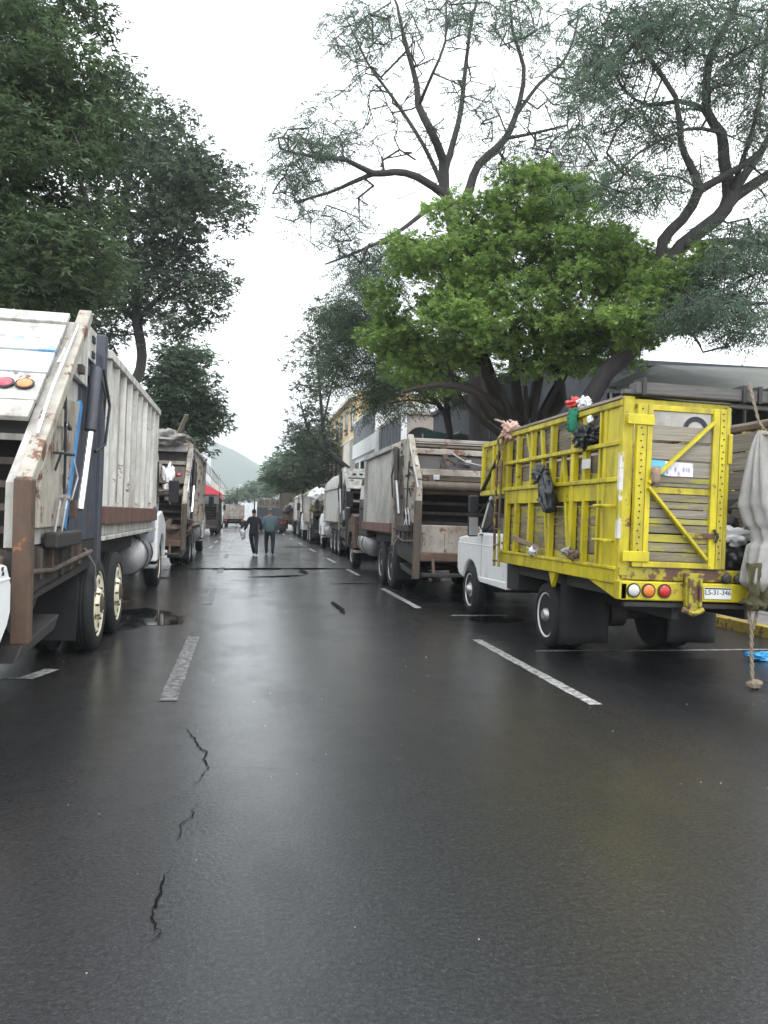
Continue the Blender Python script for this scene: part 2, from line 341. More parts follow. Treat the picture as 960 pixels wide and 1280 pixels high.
# ------------------------------------------------------------------ ground, road, kerbs
def asphalt():
    m, n, b, L = _mat('wet_asphalt')
    tc = N(n, 'ShaderNodeTexCoord')
    def noise(sc_, det, rough=.6, scale=(1, 1, 1)):
        mp = N(n, 'ShaderNodeMapping'); mp.inputs['Scale'].default_value = scale; L(tc.outputs['Object'], mp.inputs[0])
        x = N(n, 'ShaderNodeTexNoise', Scale=sc_, Detail=det, Roughness=rough); L(mp.outputs[0], x.inputs['Vector']); return x.outputs['Fac']
    big = noise(.35, 5, .55, (1, .35, 1)); mid = noise(2.2, 6, .65); fine = noise(90, 3, .6)
    track = noise(.55, 3, .5, (1, .04, 1))
    vo = N(n, 'ShaderNodeTexVoronoi', Scale=150); L(tc.outputs['Object'], vo.inputs['Vector'])
    r = ramp(n, .3, .75, (.007, .0075, .009, 1), (.016, .017, .020, 1)); L(big, r.inputs[0])
    c = mixc(n, L, .5, r.outputs[0], (.012, .012, .013))
    rb = ramp(n, .52, .72); L(track, rb.inputs[0])
    c = mixc(n, L, rb.outputs[0], c, (.022, .018, .013))
    # pale aggregate grains
    va = N(n, 'ShaderNodeTexVoronoi', Scale=190); L(tc.outputs['Object'], va.inputs['Vector'])
    rv = ramp(n, .86, .95); sp = N(n, 'ShaderNodeSeparateColor'); L(va.outputs['Color'], sp.inputs[0]); L(sp.outputs[0], rv.inputs[0])
    c = mixc(n, L, rv.outputs[0], c, (.03, .03, .029)); L(c, b.inputs['Base Color'])
    ad = N(n, 'ShaderNodeMath', operation='MULTIPLY_ADD'); L(mid, ad.inputs[0]); ad.inputs[1].default_value = .45; L(big, ad.inputs[2])
    rr = ramp(n, .52, .86, (.38, .38, .38, 1), (.6, .6, .6, 1)); L(ad.outputs[0], rr.inputs[0]); L(rr.outputs[0], b.inputs['Roughness'])
    b.inputs['Specular IOR Level'].default_value = .15
    bp = N(n, 'ShaderNodeBump', Strength=.5, Distance=.006); L(vo.outputs['Distance'], bp.inputs['Height'])
    bp2 = N(n, 'ShaderNodeBump', Strength=.08, Distance=.02); L(mid, bp2.inputs['Height']); L(bp.outputs[0], bp2.inputs['Normal'])
    bp3 = N(n, 'ShaderNodeBump', Strength=.5, Distance=.003); L(fine, bp3.inputs['Height']); L(bp2.outputs[0], bp3.inputs['Normal'])
    L(bp3.outputs[0], b.inputs['Normal'])
    # film of rain water over the stones
    dryn = noise(.9, 7, .62, (1, .45, 1)); rw = ramp(n, .50, .60, (1, 1, 1, 1), (.8, .8, .8, 1)); L(dryn, rw.inputs[0])
    L(rw.outputs[0], b.inputs['Coat Weight']); b.inputs['Coat IOR'].default_value = 1.33
    rc = ramp(n, .40, .75, (.05, .05, .05, 1), (.16, .16, .16, 1)); L(ad.outputs[0], rc.inputs[0])
    # the right-hand lane has drained: thinner, duller film there
    sx = N(n, 'ShaderNodeSeparateXYZ'); L(tc.outputs['Object'], sx.inputs[0])
    wob = N(n, 'ShaderNodeMath', operation='MULTIPLY_ADD'); L(big, wob.inputs[0]); wob.inputs[1].default_value = 2.2; L(sx.outputs[0], wob.inputs[2])
    dr = N(n, 'ShaderNodeMapRange'); dr.interpolation_type = 'SMOOTHSTEP'; dr.inputs['From Min'].default_value = 2.0; dr.inputs['From Max'].default_value = 4.6
    L(wob.outputs[0], dr.inputs['Value'])
    L(mixc(n, L, dr.outputs[0], rc.outputs[0], (.26, .26, .26)), b.inputs['Coat Roughness'])
    gr = noise(42, 5, .7); pt_ = N(n, 'ShaderNodeTexVoronoi', Scale=24); L(tc.outputs['Object'], pt_.inputs['Vector'])
    pr = ramp(n, .0, .10); L(pt_.outputs['Distance'], pr.inputs[0])
    hs_ = N(n, 'ShaderNodeMath', operation='MULTIPLY_ADD'); L(pr.outputs[0], hs_.inputs[0]); hs_.inputs[1].default_value = .5; L(gr, hs_.inputs[2])
    cb = N(n, 'ShaderNodeBump', Strength=.3, Distance=.006); L(hs_.outputs[0], cb.inputs['Height'])
    L(hs_.outputs[0], bp.inputs['Height'])
    rg_ = ramp(n, .38, .66, (.35, .35, .35, 1), (1.9, 1.9, 1.9, 1)); L(gr, rg_.inputs[0])  # pits of the grain darkened in the base colour, like shade in them
    ml = N(n, 'ShaderNodeMixRGB', blend_type='MULTIPLY'); ml.inputs[0].default_value = 1; L(c, ml.inputs[1]); L(rg_.outputs[0], ml.inputs[2]); L(ml.outputs[0], b.inputs['Base Color'])
    L(cb.outputs[0], b.inputs['Coat Normal'])
    return m
M['asphalt'] = asphalt()
M['puddle'] = plain('standing_water', (.012, .012, .014), .04); M['puddle'].node_tree.nodes['Principled BSDF'].inputs['Specular IOR Level'].default_value = .6
M['earth'] = grime('far_ground', (.10, .11, .08), (.16, .15, .12), .5, None, 0, .9, streak=(.02, .02, .02))
def linemat(nm='worn_road_paint', cc=(.46, .46, .45, 1), p0=.44, p1=.60):
    m, n, b, L = _mat(nm)
    tc = N(n, 'ShaderNodeTexCoord')
    x = N(n, 'ShaderNodeTexNoise', Scale=14, Detail=8, Roughness=.75); L(tc.outputs['Object'], x.inputs['Vector'])
    r = ramp(n, p0, p1, cc, (.025, .025, .025, 1)); L(x.outputs['Fac'], r.inputs[0]); L(r.outputs[0], b.inputs['Base Color'])
    b.inputs['Roughness'].default_value = .45
    return m
M['line'] = linemat()
M['lineworn'] = linemat('faded_road_paint', (.24, .24, .24, 1), .42, .54)
def struct(mb, name, mat, **k): return tag(mb.build(name, mat, **k), kind='structure')
def sheet(name, mat, x0, x1, y0, y1, z, nx=1, ny=1):
    return struct(MB().grid(lambda a, b: (x0 + (x1 - x0) * a, y0 + (y1 - y0) * b, z), nx, ny), name, mat)
sheet('ground', 'earth', -1250, 1950, -50, 2280, -.012)
sheet('road', 'asphalt', -4.9, 7.2, -12, 900, 0, 2, 40)
KL, KR = -4.9, 7.2
def slabs(x0, x1, y0, y1, step, parent):
    """paving slabs with open joints"""
    i = 0; y = y0
    while y < y1:
        x = x0
        while x < x1 - .05:
            a = min(step, x1 - x)
            MB().box(x + .008, x + a - .008, y + .008, y + step - .008, .06, .15 + random.uniform(-.004, .004)).build('paving_slab', 'pavement', parent)
            x += a
        y += step
for nm, x0, x1 in (('pavement_left', -9.5, KL - .18), ('pavement_right', KR + .18, 10.2)):
    p = struct(MB().box(x0, x1, -12, 700, -.01, .115), nm, 'pavement')
    if nm == 'pavement_right': slabs(x0, 9.4, 5.5, 13.5, .8, p)
    else: struct(MB().box(x0, x1, -11.9, 699, .115, .14), 'pavement_surface', 'pavement')
for nm, x0, x1, m in (('kerb_left', KL - .18, KL, 'concrete'), ('kerb_right', KR, KR + .18, 'kerbyellow')):
    k = struct(MB().box(x0, x1, 40, 700, -.01, .15), nm, m)
    for i in range(-6, 40):
        MB().box(x0, x1, i + .006, i + .994, -.01, .155).build('kerb_stone', m, k, bevel=.012)

def dash(x, y0, y1, wd=.13, name='lane_line'):
    n = max(4, int((y1 - y0) * 8)); rnd = random.Random(int(y0 * 10 + x))
    ea = [rnd.uniform(-.006, .006) for _ in range(n + 1)]; eb = [rnd.uniform(-.006, .006) for _ in range(n + 1)]
    vs = []
    for i in range(n + 1):
        y = y0 + (y1 - y0) * i / n; vs += [(x - wd / 2 + ea[i], y, .004), (x + wd / 2 + eb[i], y, .004)]
    return struct(MB().add(vs, [(2 * i, 2 * i + 1, 2 * i + 3, 2 * i + 2) for i in range(n)]), name, 'line' if x > 0 else 'lineworn')
for y0, y1 in ((6.95, 10.55), (14.2, 17.3), (21.5, 24), (28.6, 31.4), (36, 38.5), (43, 46), (50, 53), (60, 63), (70, 73), (82, 85)):
    dash(-.60, y0, y1, .15)
for y0, y1 in ((6.5, 10.1), (13.6, 17.3), (21.0, 23.6), (26.6, 29.2), (34, 37), (42, 45), (50, 53), (60, 63), (70, 73)):
    dash(3.03, y0, y1, .12)
for y0, y1 in ((36, 39), (43, 46), (52, 55), (62, 65), (75, 78)): dash(-1.45, y0, y1, .12)
def cross(x0, x1, y, wd=.1):
    return struct(MB().add([(x0, y - wd / 2, .004), (x1, y - wd / 2, .004), (x1, y + wd / 2, .004), (x0, y + wd / 2, .004)], [(0, 1, 2, 3)]), 'bay_line', 'line')
struct(MB().add([(-4.6, 7.95, .004), (-2.02, 7.99, .004), (-1.92, 7.96, .004), (-1.78, 8.42, .004), (-1.93, 8.45, .004), (-2.05, 8.03, .004), (-4.6, 8.0, .004)], [(0, 1, 2, 3, 4, 5, 6)]), 'bay_line', 'line')
cross(3.35, 4.3, 12.6); cross(4.5, 7.1, 9.15, .07); cross(3.5, 4.6, 9.2, .05)

def crack(pts, w0, name='road_crack', seed=1, z=.006):
    rnd = random.Random(seed); P = [Vector(p) for p in pts]; out = []
    for a, b in zip(P[:-1], P[1:]):
        n = max(2, int((b - a).length / .035))
        for i in range(n):
            out.append(a.lerp(b, i / n) + Vector((rnd.uniform(-.012, .012), rnd.uniform(-.02, .02))) * (1 if w0 < .03 else 1.6))
    out.append(P[-1]); vs = []; m = len(out)
    for i, p in enumerate(out):
        d = (out[min(i + 1, m - 1)] - out[max(0, i - 1)]).normalized(); nn = Vector((-d.y, d.x))
        k = w0 * (.62 if w0 < .03 else 1) * rnd.uniform(.25, 1.1) * min(1, 3 * i / m + .15, 3 * (m - i) / m + .15)
        vs += [(*(p + nn * k / 2), z), (*(p - nn * k / 2), z)]
    return struct(MB().add(vs, [(2 * i, 2 * i + 1, 2 * i + 3, 2 * i + 2) for i in range(m - 1)]), name, 'crack')
def G(px, py):
    h = 644.5 + .02 * (px - 480); Z = 1600 / (py - h); p = at(px, py, Z); return (p.x, p.y)
crack([G(212, 905), G(238, 911), G(247, 922), G(256, 936), G(266, 940), G(259, 950), G(268, 960), G(258, 972), G(248, 982)], .024, seed=3)
crack([G(267, 960), G(300, 959), G(330, 961), G(368, 963)], .008, seed=4)
crack([G(254, 1004), G(246, 1020), G(236, 1030), G(230, 1050)], .012, seed=5)
crack([G(222, 1085), G(213, 1105), G(208, 1125), G(198, 1137), G(204, 1155), G(212, 1162), G(200, 1178)], .020, seed=6)
crack([G(205, 712.5), G(250, 711), G(300, 711.5), G(330, 711), G(380, 711), G(450, 711)], .8, seed=7)
crack([G(190, 722.5), G(230, 722.5)], .3, seed=8); crack([G(312, 721.5), G(345, 721), G(382, 719)], .5, seed=9)
crack([G(378, 712), G(384, 718)], .25, seed=12)
crack([G(412, 730), G(450, 729.5), G(475, 730)], .22, seed=10)
crack([G(417, 752), G(424, 758), G(430, 762), G(432, 768)], .16, seed=11)
crack([G(352, 684), G(395, 684)], 1.1, seed=13)
for cx, cy, rx, ry, s in ((-1.75, 12.2, .95, 1.05, 1), (-2.4, 14.4, .5, 1.0, 3), (3.9, 12.1, .45, .35, 5), (4.6, 19.9, .6, .6, 8)):
    vs = []
    for i in range(40):
        t = i / 40 * 2 * math.pi; k = 1 + .25 * mnoise.noise(Vector((math.cos(t) * 4 + s, math.sin(t) * 4, s))) + .6 * mnoise.noise(Vector((math.cos(t) * 1.3 + s, math.sin(t) * 1.3, s)))
        vs.append((cx + rx * k * math.cos(t), cy + ry * k * math.sin(t), .0035))
    struct(MB().add(vs, [tuple(range(40))]), 'puddle', 'puddle')
rnd = random.Random(5); mb = MB()
for i in range(130):
    x = rnd.uniform(-3.5, 5); y = rnd.uniform(2.2, 11); s = rnd.uniform(.0025, .006) * (1 if rnd.random() > .06 else 2)
    mb.prism([(x + s * math.cos(a + s * 99) * rnd.uniform(.6, 1), y + s * math.sin(a + s * 99) * rnd.uniform(.6, 1)) for a in (0, 1.25, 2.5, 3.8, 5)], 0, s * .8, 'z')
tag(mb.build('loose_grit', plain('pale_grit', (.30, .29, .27), .8)), 'pale specks of grit scattered over the wet asphalt', 'grit', kind='stuff')

# ------------------------------------------------------------------ wheels
def wheel(parent, x, y, r, wd, side, rim='rimcream', deep=.10, nuts=8, n=32, rr=.60, tyre='rubber', hl=.10):
    """axis along x; side = +1 / -1 tells which way the rim faces"""
    h = wd / 2; g = .008
    prof = [(-h + .03, r * rr), (-h, r * .72), (-h + .006, r * .86), (-h + .03, r * .965), (-h + .06, r)]
    for k in range(1, 4):
        c = -h + .06 + (wd - .12) * k / 4
        prof += [(c - .012, r), (c - .008, r - g), (c + .008, r - g), (c + .012, r)]
    prof += [(h - .06, r), (h - .03, r * .965), (h - .006, r * .86), (h, r * .72), (h - .03, r * rr)]
    t = MB().lathe([(a * side, b) for a, b in prof], (x, y, r), n).build('wheel', tyre, parent, smooth=True)
    o = h - .028
    rp = [(o - .02, r * rr), (o + .012, r * rr * 1.01), (o + .012, r * rr * .96), (o - .02, r * rr * .92), (o - deep, r * rr * .84), (o - deep - .01, r * rr * .50),
          (o - deep + .03, r * rr * .42), (o - deep + .03, r * rr * .3)]
    mb = MB().lathe([(a * side, b) for a, b in rp], (x, y, r), n)
    rm = mb.build('rim', rim, t, smooth=True)
    hub = MB().lathe([(a * side, b) for a, b in ((o - deep, r * rr * .34), (o - deep + hl * .7, r * rr * .30), (o - deep + hl, r * rr * .2), (o - deep + hl, .004))], (x, y, r), 16)
    for k in range(nuts):
        a = 2 * math.pi * k / nuts
        hub.lathe([(side * (o - deep - .005), .016), (side * (o - deep + .035), .014)], (x, y + math.cos(a) * r * rr * .46, r + math.sin(a) * r * rr * .46), 6)
    for k in range(6):
        a = 2 * math.pi * (k + .5) / 6
        rm_ = MB().lathe([(side * (o - deep + .0), .001), (side * (o - deep + .004), r * rr * .09)], (x, y + math.cos(a) * r * rr * .67, r + math.sin(a) * r * rr * .67), 8)
        hub.cur = 1; hub.add(rm_.v, rm_.f); hub.cur = 0
    hub.build('hub', ['steel' if rim != 'rimcream' else 'greasebrown', 'ink'], t, smooth=True)
    return t
def disc(mb, x, y, z, r, t, ax='y', n=20, sgn=-1):
    return mb.lathe([(0, r), (sgn * t * .6, r), (sgn * t, r * .8), (sgn * t * 1.15, r * .3), (sgn * t * 1.15, .002)], (x, y, z), n, ax)

# ------------------------------------------------------------------ rear-loading refuse truck, tail at y = 0, cab towards +y
def garbage_truck(label, loc, P, group=None, rz=0):
    T = thing('garbage_truck', label, 'garbage truck', loc, rz, group)
    hw = P.get('w', 2.5) / 2; yt, zt = P['top']; yk, zk = P['mid']; zl = P['low']; zb = P['foot']
    y0, y1, z0, z1 = P['body']; det = P.get('detail', 2)
    lean = P.get('lean', 0)
    sh = Matrix.Identity(4)
    if lean:
        sh = Matrix.Translation((0, 0, .6)) @ Matrix.Rotation(lean, 4, 'Y') @ Matrix.Translation((0, 0, -.6))
    def B(mb, name, mat, parent=T, **k): return mb.build(name, mat, parent, tf=sh, **k)
    cW, cU, cR, cP = P['skin'], P['upper'], P['rail'], P['post']
    # body: one folded shell with curved roof edges
    e = P.get('roundr', .2)
    sec = [(-hw + .08, z0), (hw - .08, z0), (hw - .02, z0 + .06), (hw - .02, z1 - e * 1.5), (hw - .05, z1 - e * .75), (hw - e * .7, z1 - .05), (hw - e * 1.6, z1),
           (-hw + e * 1.6, z1), (-hw + e * .7, z1 - .05), (-hw + .05, z1 - e * .75), (-hw + .02, z1 - e * 1.5), (-hw + .02, z0 + .06)]
    B(MB().prism(sec, y0, y1, 'y'), 'body', cW, smooth=True)
    for s in (-1, 1):
        nr = P['ribs']
        for i in range(nr):
            yy = y0 + .12 + (y1 - y0 - .24) * i / max(1, nr - 1)
            o = B(MB().prism([(s * (hw - .02), yy - .05), (s * (hw + .05), yy - .035), (s * (hw + .05), yy + .035), (s * (hw - .02), yy + .05)], P['stripe'][1] if P['stripe'] else z0 + .1, z1 - e * 1.5, 'z'), 'side_rib', P.get('ribmat', cW), bevel=.006)
            if i < nr - 1 and P.get('patch') and i < 4:
                st = (y1 - y0 - .24) / (nr - 1)
                B(MB().box(min(s * (hw - .02), s * (hw - .008)), max(s * (hw - .02), s * (hw - .008)), yy + .07, yy + st - .07, z0 + .45, z1 - e * 1.7), 'side_panel', ['white', 'cream', 'tan', 'white'][i % 4])
        B(MB().box(*sorted((s * (hw - .03), s * (hw + .07))), y0, y1, z1 - e * 1.5 - .05, z1 - e * 1.5 + .05), 'top_rail', cW, bevel=.01)
        if P['stripe']:
            B(MB().box(*sorted((s * (hw - .03), s * (hw + .065))), y0 + .02, y1, P['stripe'][0], P['stripe'][1]), 'side_stripe', P['stripemat'], bevel=.008)
        B(MB().box(*sorted((s * (hw - .04), s * (hw + .05))), y0, y1, z0, z0 + .05), 'sill', P.get('sillmat', cW), bevel=.006)
        B(MB().box(*sorted((s * (hw - .1), s * (hw + .03))), y0 - .22, y0 - .06, z0 - .25, z1 - .12), 'body_post', P.get('bpost', 'rusty'), bevel=.02)
        # tail side
        k = s * (hw - .05)
        B(MB().prism([(.12, 1.32), (.12, zl), (yk + .1, zk), (yt, zt - .05), (yt + .55, zt - .05), (y0 - .1, zt - .25), (y0 - .1, 1.32)], *sorted((k, k - s * .06))), 'tailgate_side', P['tside'])
        if det > 1:
            o_ = hw - .04
            B(MB().prism([(yt - .75, zt - .58), (yt + .1, zt), (yt + .42, zt), (yt + .42, zt - .62)], *sorted((s * o_, s * (o_ + .05)))), 'upper_side_plate', cU, bevel=.008)
            B(MB().prism([(yk - .02, 1.46), (yk + .02, zl + .12), (yk + .78, zk + .28), (yk + 1.45, zk + .33), (yk + .88, 1.46)], *sorted((s * o_, s * (o_ + .05)))), 'lower_side_plate', P['lplate'], bevel=.008)
            B(MB().bar((s * (o_ + .035), yk + 1.50, zk + .33), (s * (o_ + .035), yk + .92, 1.44), .10, .05, (1, 0, 0)), 'edge_strip', P['strip'])
            B(MB().prism([(yt + .3, zt - .15), (y0 - .18, zt - .12), (y0 - .18, 1.3), (yk + 1.2, 1.3), (yk + 1.62, zk + .33)], *sorted((s * (o_ - .03), s * (o_ + .02)))), 'tailgate_frame', P['frame'])
            # hoist ram, hoses, handles
            B(MB().tube([(s * (hw + .07), yk + 1.72, zk + .1), (s * (hw + .07), yk + 1.32, 1.62)], .035, 10), 'hydraulic_ram', P.get('rod', 'steel'))
            B(MB().tube([(s * (hw + .07), yk + 1.9, zk + .75), (s * (hw + .07), yk + 1.70, zk + .08)], .06, 12), 'hydraulic_cylinder', 'bluegrey' if P['frame'] == 'bluegrey' else 'dark', smooth=True)
            B(MB().tube([(s * (hw + .04), y0 - .35, zt - .3), (s * (hw + .1), y0 - .25, zt - .7), (s * (hw + .09), y0 - .4, zt - 1.15), (s * (hw + .03), y0 - .65, zt - 1.25)], .018, 6), 'hose', 'black')
            B(MB().tube([(s * (hw + .02), yk + .35, 2.1), (s * (hw + .09), yk + .37, 2.1), (s * (hw + .09), yk + .85, 2.12), (s * (hw + .02), yk + .87, 2.12)], .013, 6).tube([(s * (hw + .08), yk + .38, 2.1), (s * (hw + .04), yk + .36, 1.95)], .012, 6), 'grab_handle', 'ink')
            B(MB().tube([(s * (hw + .03), yk + .7, 2.65), (s * (hw + .05), yk + .68, 2.2), (s * (hw + .05), yk + .70, 1.75)], .014, 6).bar((s * (hw + .04), yk + .55, 2.42), (s * (hw + .04), yk + .9, 2.36), .03, .03), 'control_rod', 'ink')
            for j, yy in enumerate((yk + .45, yk + .72)):
                B(MB().tube([(s * (hw + .03), yy, 1.40), (s * (hw + .05), yy + .03, 1.62), (s * (hw + .05), yy + .1, 1.72)], .014, 6).lathe([(0, .03), (.03, .03)], (s * (hw + .05), yy + .1, 1.72), 8), 'lever', 'steel')
            B(MB().box(*sorted((s * (hw - .02), s * (hw + .10))), yk + .3, yk + 1.3, 1.28, 1.42), 'valve_block', 'dark', bevel=.02)
            B(MB().box(*sorted((s * (hw - .02), s * (hw + .02))), yt + .42, yt + .78, zt - .32, zt + .02), 'hinge_plate', cU, bevel=.01)
            for zz in (zt - .08, zt - .24): B(MB().box(*sorted((s * (hw + .02), s * (hw + .035))), yt + .52, yt + .66, zz - .045, zz + .02), 'hinge_slot', 'ink')
            B(MB().prism([(.1, zb + .22), (y0 - .5, zb + .35), (y0 - .05, 1.3), (.15, 1.3)], *sorted((s * (hw - .12), s * (hw - .03)))), 'hopper_skirt', P.get('skirt', 'dark'), bevel=.01)
            B(MB().bar((s * (hw - .05), .3, zb + .28), (s * (hw - .05), y0 - .9, zb + .42), .04, .03), 'skirt_rib', 'rusty')
            B(MB().prism([(.3, .42), (1.6, .5), (1.8, .62), (.5, .52)], *sorted((s * (hw - .45), s * (hw - .05)))), 'side_step', 'dark', bevel=.01)
            B(MB().tube([(s * (hw - .02), y0 - .75, 1.2), (s * (hw + .06), y0 - .6, 1.0), (s * (hw + .06), y0 - .5, .72)], .016, 6), 'bracket', 'steel')
        # rails that edge the opening
        hr = hw - .02 + P.get('rout', 0)
        B(MB().bar((s * hr, yt, zt + .03), (s * hr, yk, zk), .11, .12, (1, 0, 0)).bar((s * hr, yk, zk), (s * hr, 0, zl), .11, .12, (1, 0, 0)), 'tail_rail', cR, bevel=.012)
        B(MB().bar((s * hr, 0, zl + .03), (s * hr, .05, zb), .12, .13, (1, 0, 0)), 'tail_post', cP, bevel=.012)
        if det > 1: B(MB().tube([(s * (hw + .04), yt - .3, zt - .15), (s * (hw + .05), yk + .1, zk + .25), (s * (hw + .05), yk - .3, zk - .15)], .016, 8), 'grab_rail', P.get('rod', 'steel'))
    # upper tail surface between the rails
    xi = hw - .09
    nrm = Vector((0, -(zt - zk), (yt - yk))).normalized()
    def lerp(t): return Vector((0, yt + (yk - yt) * t, zt + (zk - zt) * t))
    for a, b, off, m in P['panels']:
        p, q = lerp(a), lerp(b)
        mid = (p + q) / 2; ln = (q - p).length; d = (q - p).normalized()
        mb = MB()
        c = [mid + Vector((sx * xi, 0, 0)) + d * (sl * ln / 2) + nrm * (off + so) for so in (-.03, .02) for sx in (-1, 1) for sl in (-1, 1)]
        mb.add(c, [(0, 2, 3, 1), (4, 5, 7, 6), (0, 1, 5, 4), (2, 6, 7, 3), (0, 4, 6, 2), (1, 3, 7, 5)])
        B(mb, 'tailgate_panel', m, bevel=.008)
    pb = lerp(0) - nrm * .12; qb = lerp(1) - nrm * .12
    mb = MB(); c = [p + Vector((sx * (hw - .1), 0, 0)) - nrm * t for t in (0, .04) for sx in (-1, 1) for p in (pb, qb)]
    mb.add(c, [(0, 2, 3, 1), (4, 5, 7, 6), (0, 1, 5, 4), (2, 6, 7, 3), (0, 4, 6, 2), (1, 3, 7, 5)]); B(mb, 'tailgate_backing', P.get('backing', 'dark'))
    for x, t, m in P['lights']:
        p = lerp(t) + nrm * .03
        l = MB(); disc(l, 0, 0, 0, .062, .03, 'y'); ring = MB().lathe([(0, .078), (-.015, .078), (-.015, .062)], (0, 0, 0), 20, 'y')
        o = l.build('tail_light', m, T, smooth=True); o.location = sh @ Vector((x, p.y, p.z)); o.rotation_euler = (-math.atan2(yt - yk, zt - zk), lean, 0)
        ring.build('light_ring', 'black', o, smooth=True)
    # pipes, brackets and lugs crowding the tail
    if det > 1:
        rc = random.Random(int(loc[1] * 10))
        for i in range(P.get('clutter', 9)):
            x0 = rc.uniform(-xi + .1, xi - .1); t0 = rc.uniform(.15, .95); p = lerp(t0) + nrm * rc.uniform(-.06, .02); m = rc.choice(('dark', 'greasebrown', 'steel', 'rusty', 'rusty'))
            if i % 2:
                B(MB().tube([(x0, p.y, p.z), (x0 + rc.uniform(-.3, .3), p.y - .05, p.z - .12), (x0 + rc.uniform(-.5, .5), p.y + .02, p.z - .2)], rc.uniform(.012, .022), 6), 'pipe', m)
            else:
                B(MB().box(x0 - rc.uniform(.03, .1), x0 + rc.uniform(.03, .1), p.y - .04, p.y + .03, p.z - rc.uniform(.03, .08), p.z + .04), 'bracket', m, bevel=.006)
        for s in (-1, 1):
            for i in range(7):
                yy = rc.uniform(yk + .5, y0 - .3); zz = rc.uniform(1.45, zt - .4)
                if i % 2: B(MB().tube([(s * (hw + .01), yy, zz), (s * (hw + .05), yy + rc.uniform(-.1, .1), zz - .18), (s * (hw + .02), yy + rc.uniform(-.2, .2), zz - .4)], .012, 6), 'hose', rc.choice(('dark', 'steel', 'rusty')))
                else: B(MB().box(*sorted((s * (hw - .03), s * (hw + rc.uniform(.03, .06)))), yy, yy + rc.uniform(.05, .14), zz, zz + rc.uniform(.04, .16)), 'bracket', rc.choice(('dark', 'greasebrown', 'rusty', P['lplate'])), bevel=.006)
            for i in range(6): B(MB().box(*sorted((s * (hw - .06), s * (hw + .0))), .4 + i * .4, .47 + i * .4, 1.0 + .03 * (i % 3), 1.28), 'gusset', rc.choice(('dark', 'greasebrown', 'rusty')), bevel=.005)
            B(MB().tube([(s * (hw - .02), .25, 1.12), (s * (hw + .0), 1.2, 1.08), (s * (hw + .0), y0 - .5, 1.16)], .025, 8), 'pipe', 'greasebrown')
    # hopper
    B(MB().prism([(.10, zl - .95), (.35, zl - 1.05), (.9, zl - 1.0), (1.35, zl - .7), (1.5, zl - .2), (yk + 1.1, zk - .1), (yk + 1.16, zk - .1), (1.62, zl - .2), (1.45, zl - .8), (.9, zl - 1.12), (.3, zl - 1.15), (.06, zl - 1.0)], -hw + .1, hw - .1), 'hopper', P.get('hopper', 'dark'), smooth=True)
    for i in range(5): B(MB().box(-hw + .12, hw - .12, 1.22 - .04 * i, 1.30 - .04 * i, zl - .62 + .2 * i, zl - .56 + .2 * i), 'hopper_rib', 'greasebrown')
    for i in range(6): B(MB().box(-hw + .12 + i * (2 * hw - .3) / 5, -hw + .17 + i * (2 * hw - .3) / 5, -.0, .03, zl - .92, zl - .56), 'lip_rib', P['lipmat'], bevel=.005)
    B(MB().box(-hw + .08, hw - .08, .02, .09, zl - P.get('lip', .95), zl - .42 if P.get('lip') else zl - .55), 'hopper_lip', P['lipmat'], bevel=.02)
    B(MB().box(-hw + .06, hw - .06, -.04, .12, zl - 1.10, zl - .93), 'lip_beam', 'rusty', bevel=.02)
    for zz, yy, rr, m in P.get('bars', ()):
        B(MB().tube([(-hw + .1, yy, zz), (hw - .1, yy, zz)], rr, 14), 'packer_roller', m, smooth=True)
    for zz, yy, hh, m in P.get('beams', ()):
        B(MB().box(-hw + .06, hw - .06, yy, yy + .1, zz - hh / 2, zz + hh / 2), 'cross_beam', m, bevel=.012)
    B(MB().box(-hw + .1, hw - .1, -.22, .02, .48, .54), 'rear_step', 'dark', bevel=.01)
    for s in (-.9, 0, .9): B(MB().bar((s, .0, zl - 1.0), (s, -.1, .5), .05, .05), 'step_hanger', 'rusty')
    # chassis
    L_ = P['len']; r = P.get('r', .53)
    for s in (-.42, .42): B(MB().box(s - .05, s + .05, 1.3, L_ - .5, .72, .98), 'chassis_rail', 'dark', bevel=.01)
    B(MB().box(-hw + .3, hw - .3, 1.3, y1 - .2, z0 - .28, z0 - .02), 'subframe', 'dark')
    for yy in P['axles'] + [P['front']]: B(MB().tube([(-hw + .2, yy, r), (hw - .2, yy, r)], .09, 10), 'axle', 'dark')
    for s in (-1, 1):
        for yy in P['axles']:
            wheel(T, s * (hw - .18 + P.get('wout', 0)), yy, r, .27, s, P['rim'], P.get('deep', .05), n=40, rr=P.get('rr', .62), hl=.05)
            if det > 0: wheel(T, s * (hw - .50), yy, r, .27, s, P['rim'], .05, nuts=0, n=20)
        wheel(T, s * (hw - .2), P['front'], r, .28, s, P['rim'], .04, n=28, hl=.06)
        B(MB().box(*sorted((s * (hw - .04), s * (hw - .64))), P['axles'][0] - r - .30, P['axles'][0] - r - .27, .25, 1.05), 'mudflap', 'flap')
        if det > 1:
            yf = P['front'] - 2.6
            B(MB().lathe([(0, .3), (.03, .34), (1.2, .34), (1.23, .3)], (s * (hw - .38), yf, .82), 24, 'y'), 'fuel_tank', 'steel', smooth=True)
            for q in (.25, .95): B(MB().lathe([(0, .352), (.06, .352)], (s * (hw - .38), yf + q, .82), 24, 'y'), 'tank_strap', 'black', smooth=True)
            B(MB().box(*sorted((s * (hw - .5), s * (hw - .02))), yf + 1.35, yf + 1.9, .5, .56), 'cab_step', 'steel', bevel=.01)
    # cab
    cy = y1 + .15; cw = hw - .08; cm = P['cab']; yf = P['front']; ztop = P.get('cabz', 2.75)
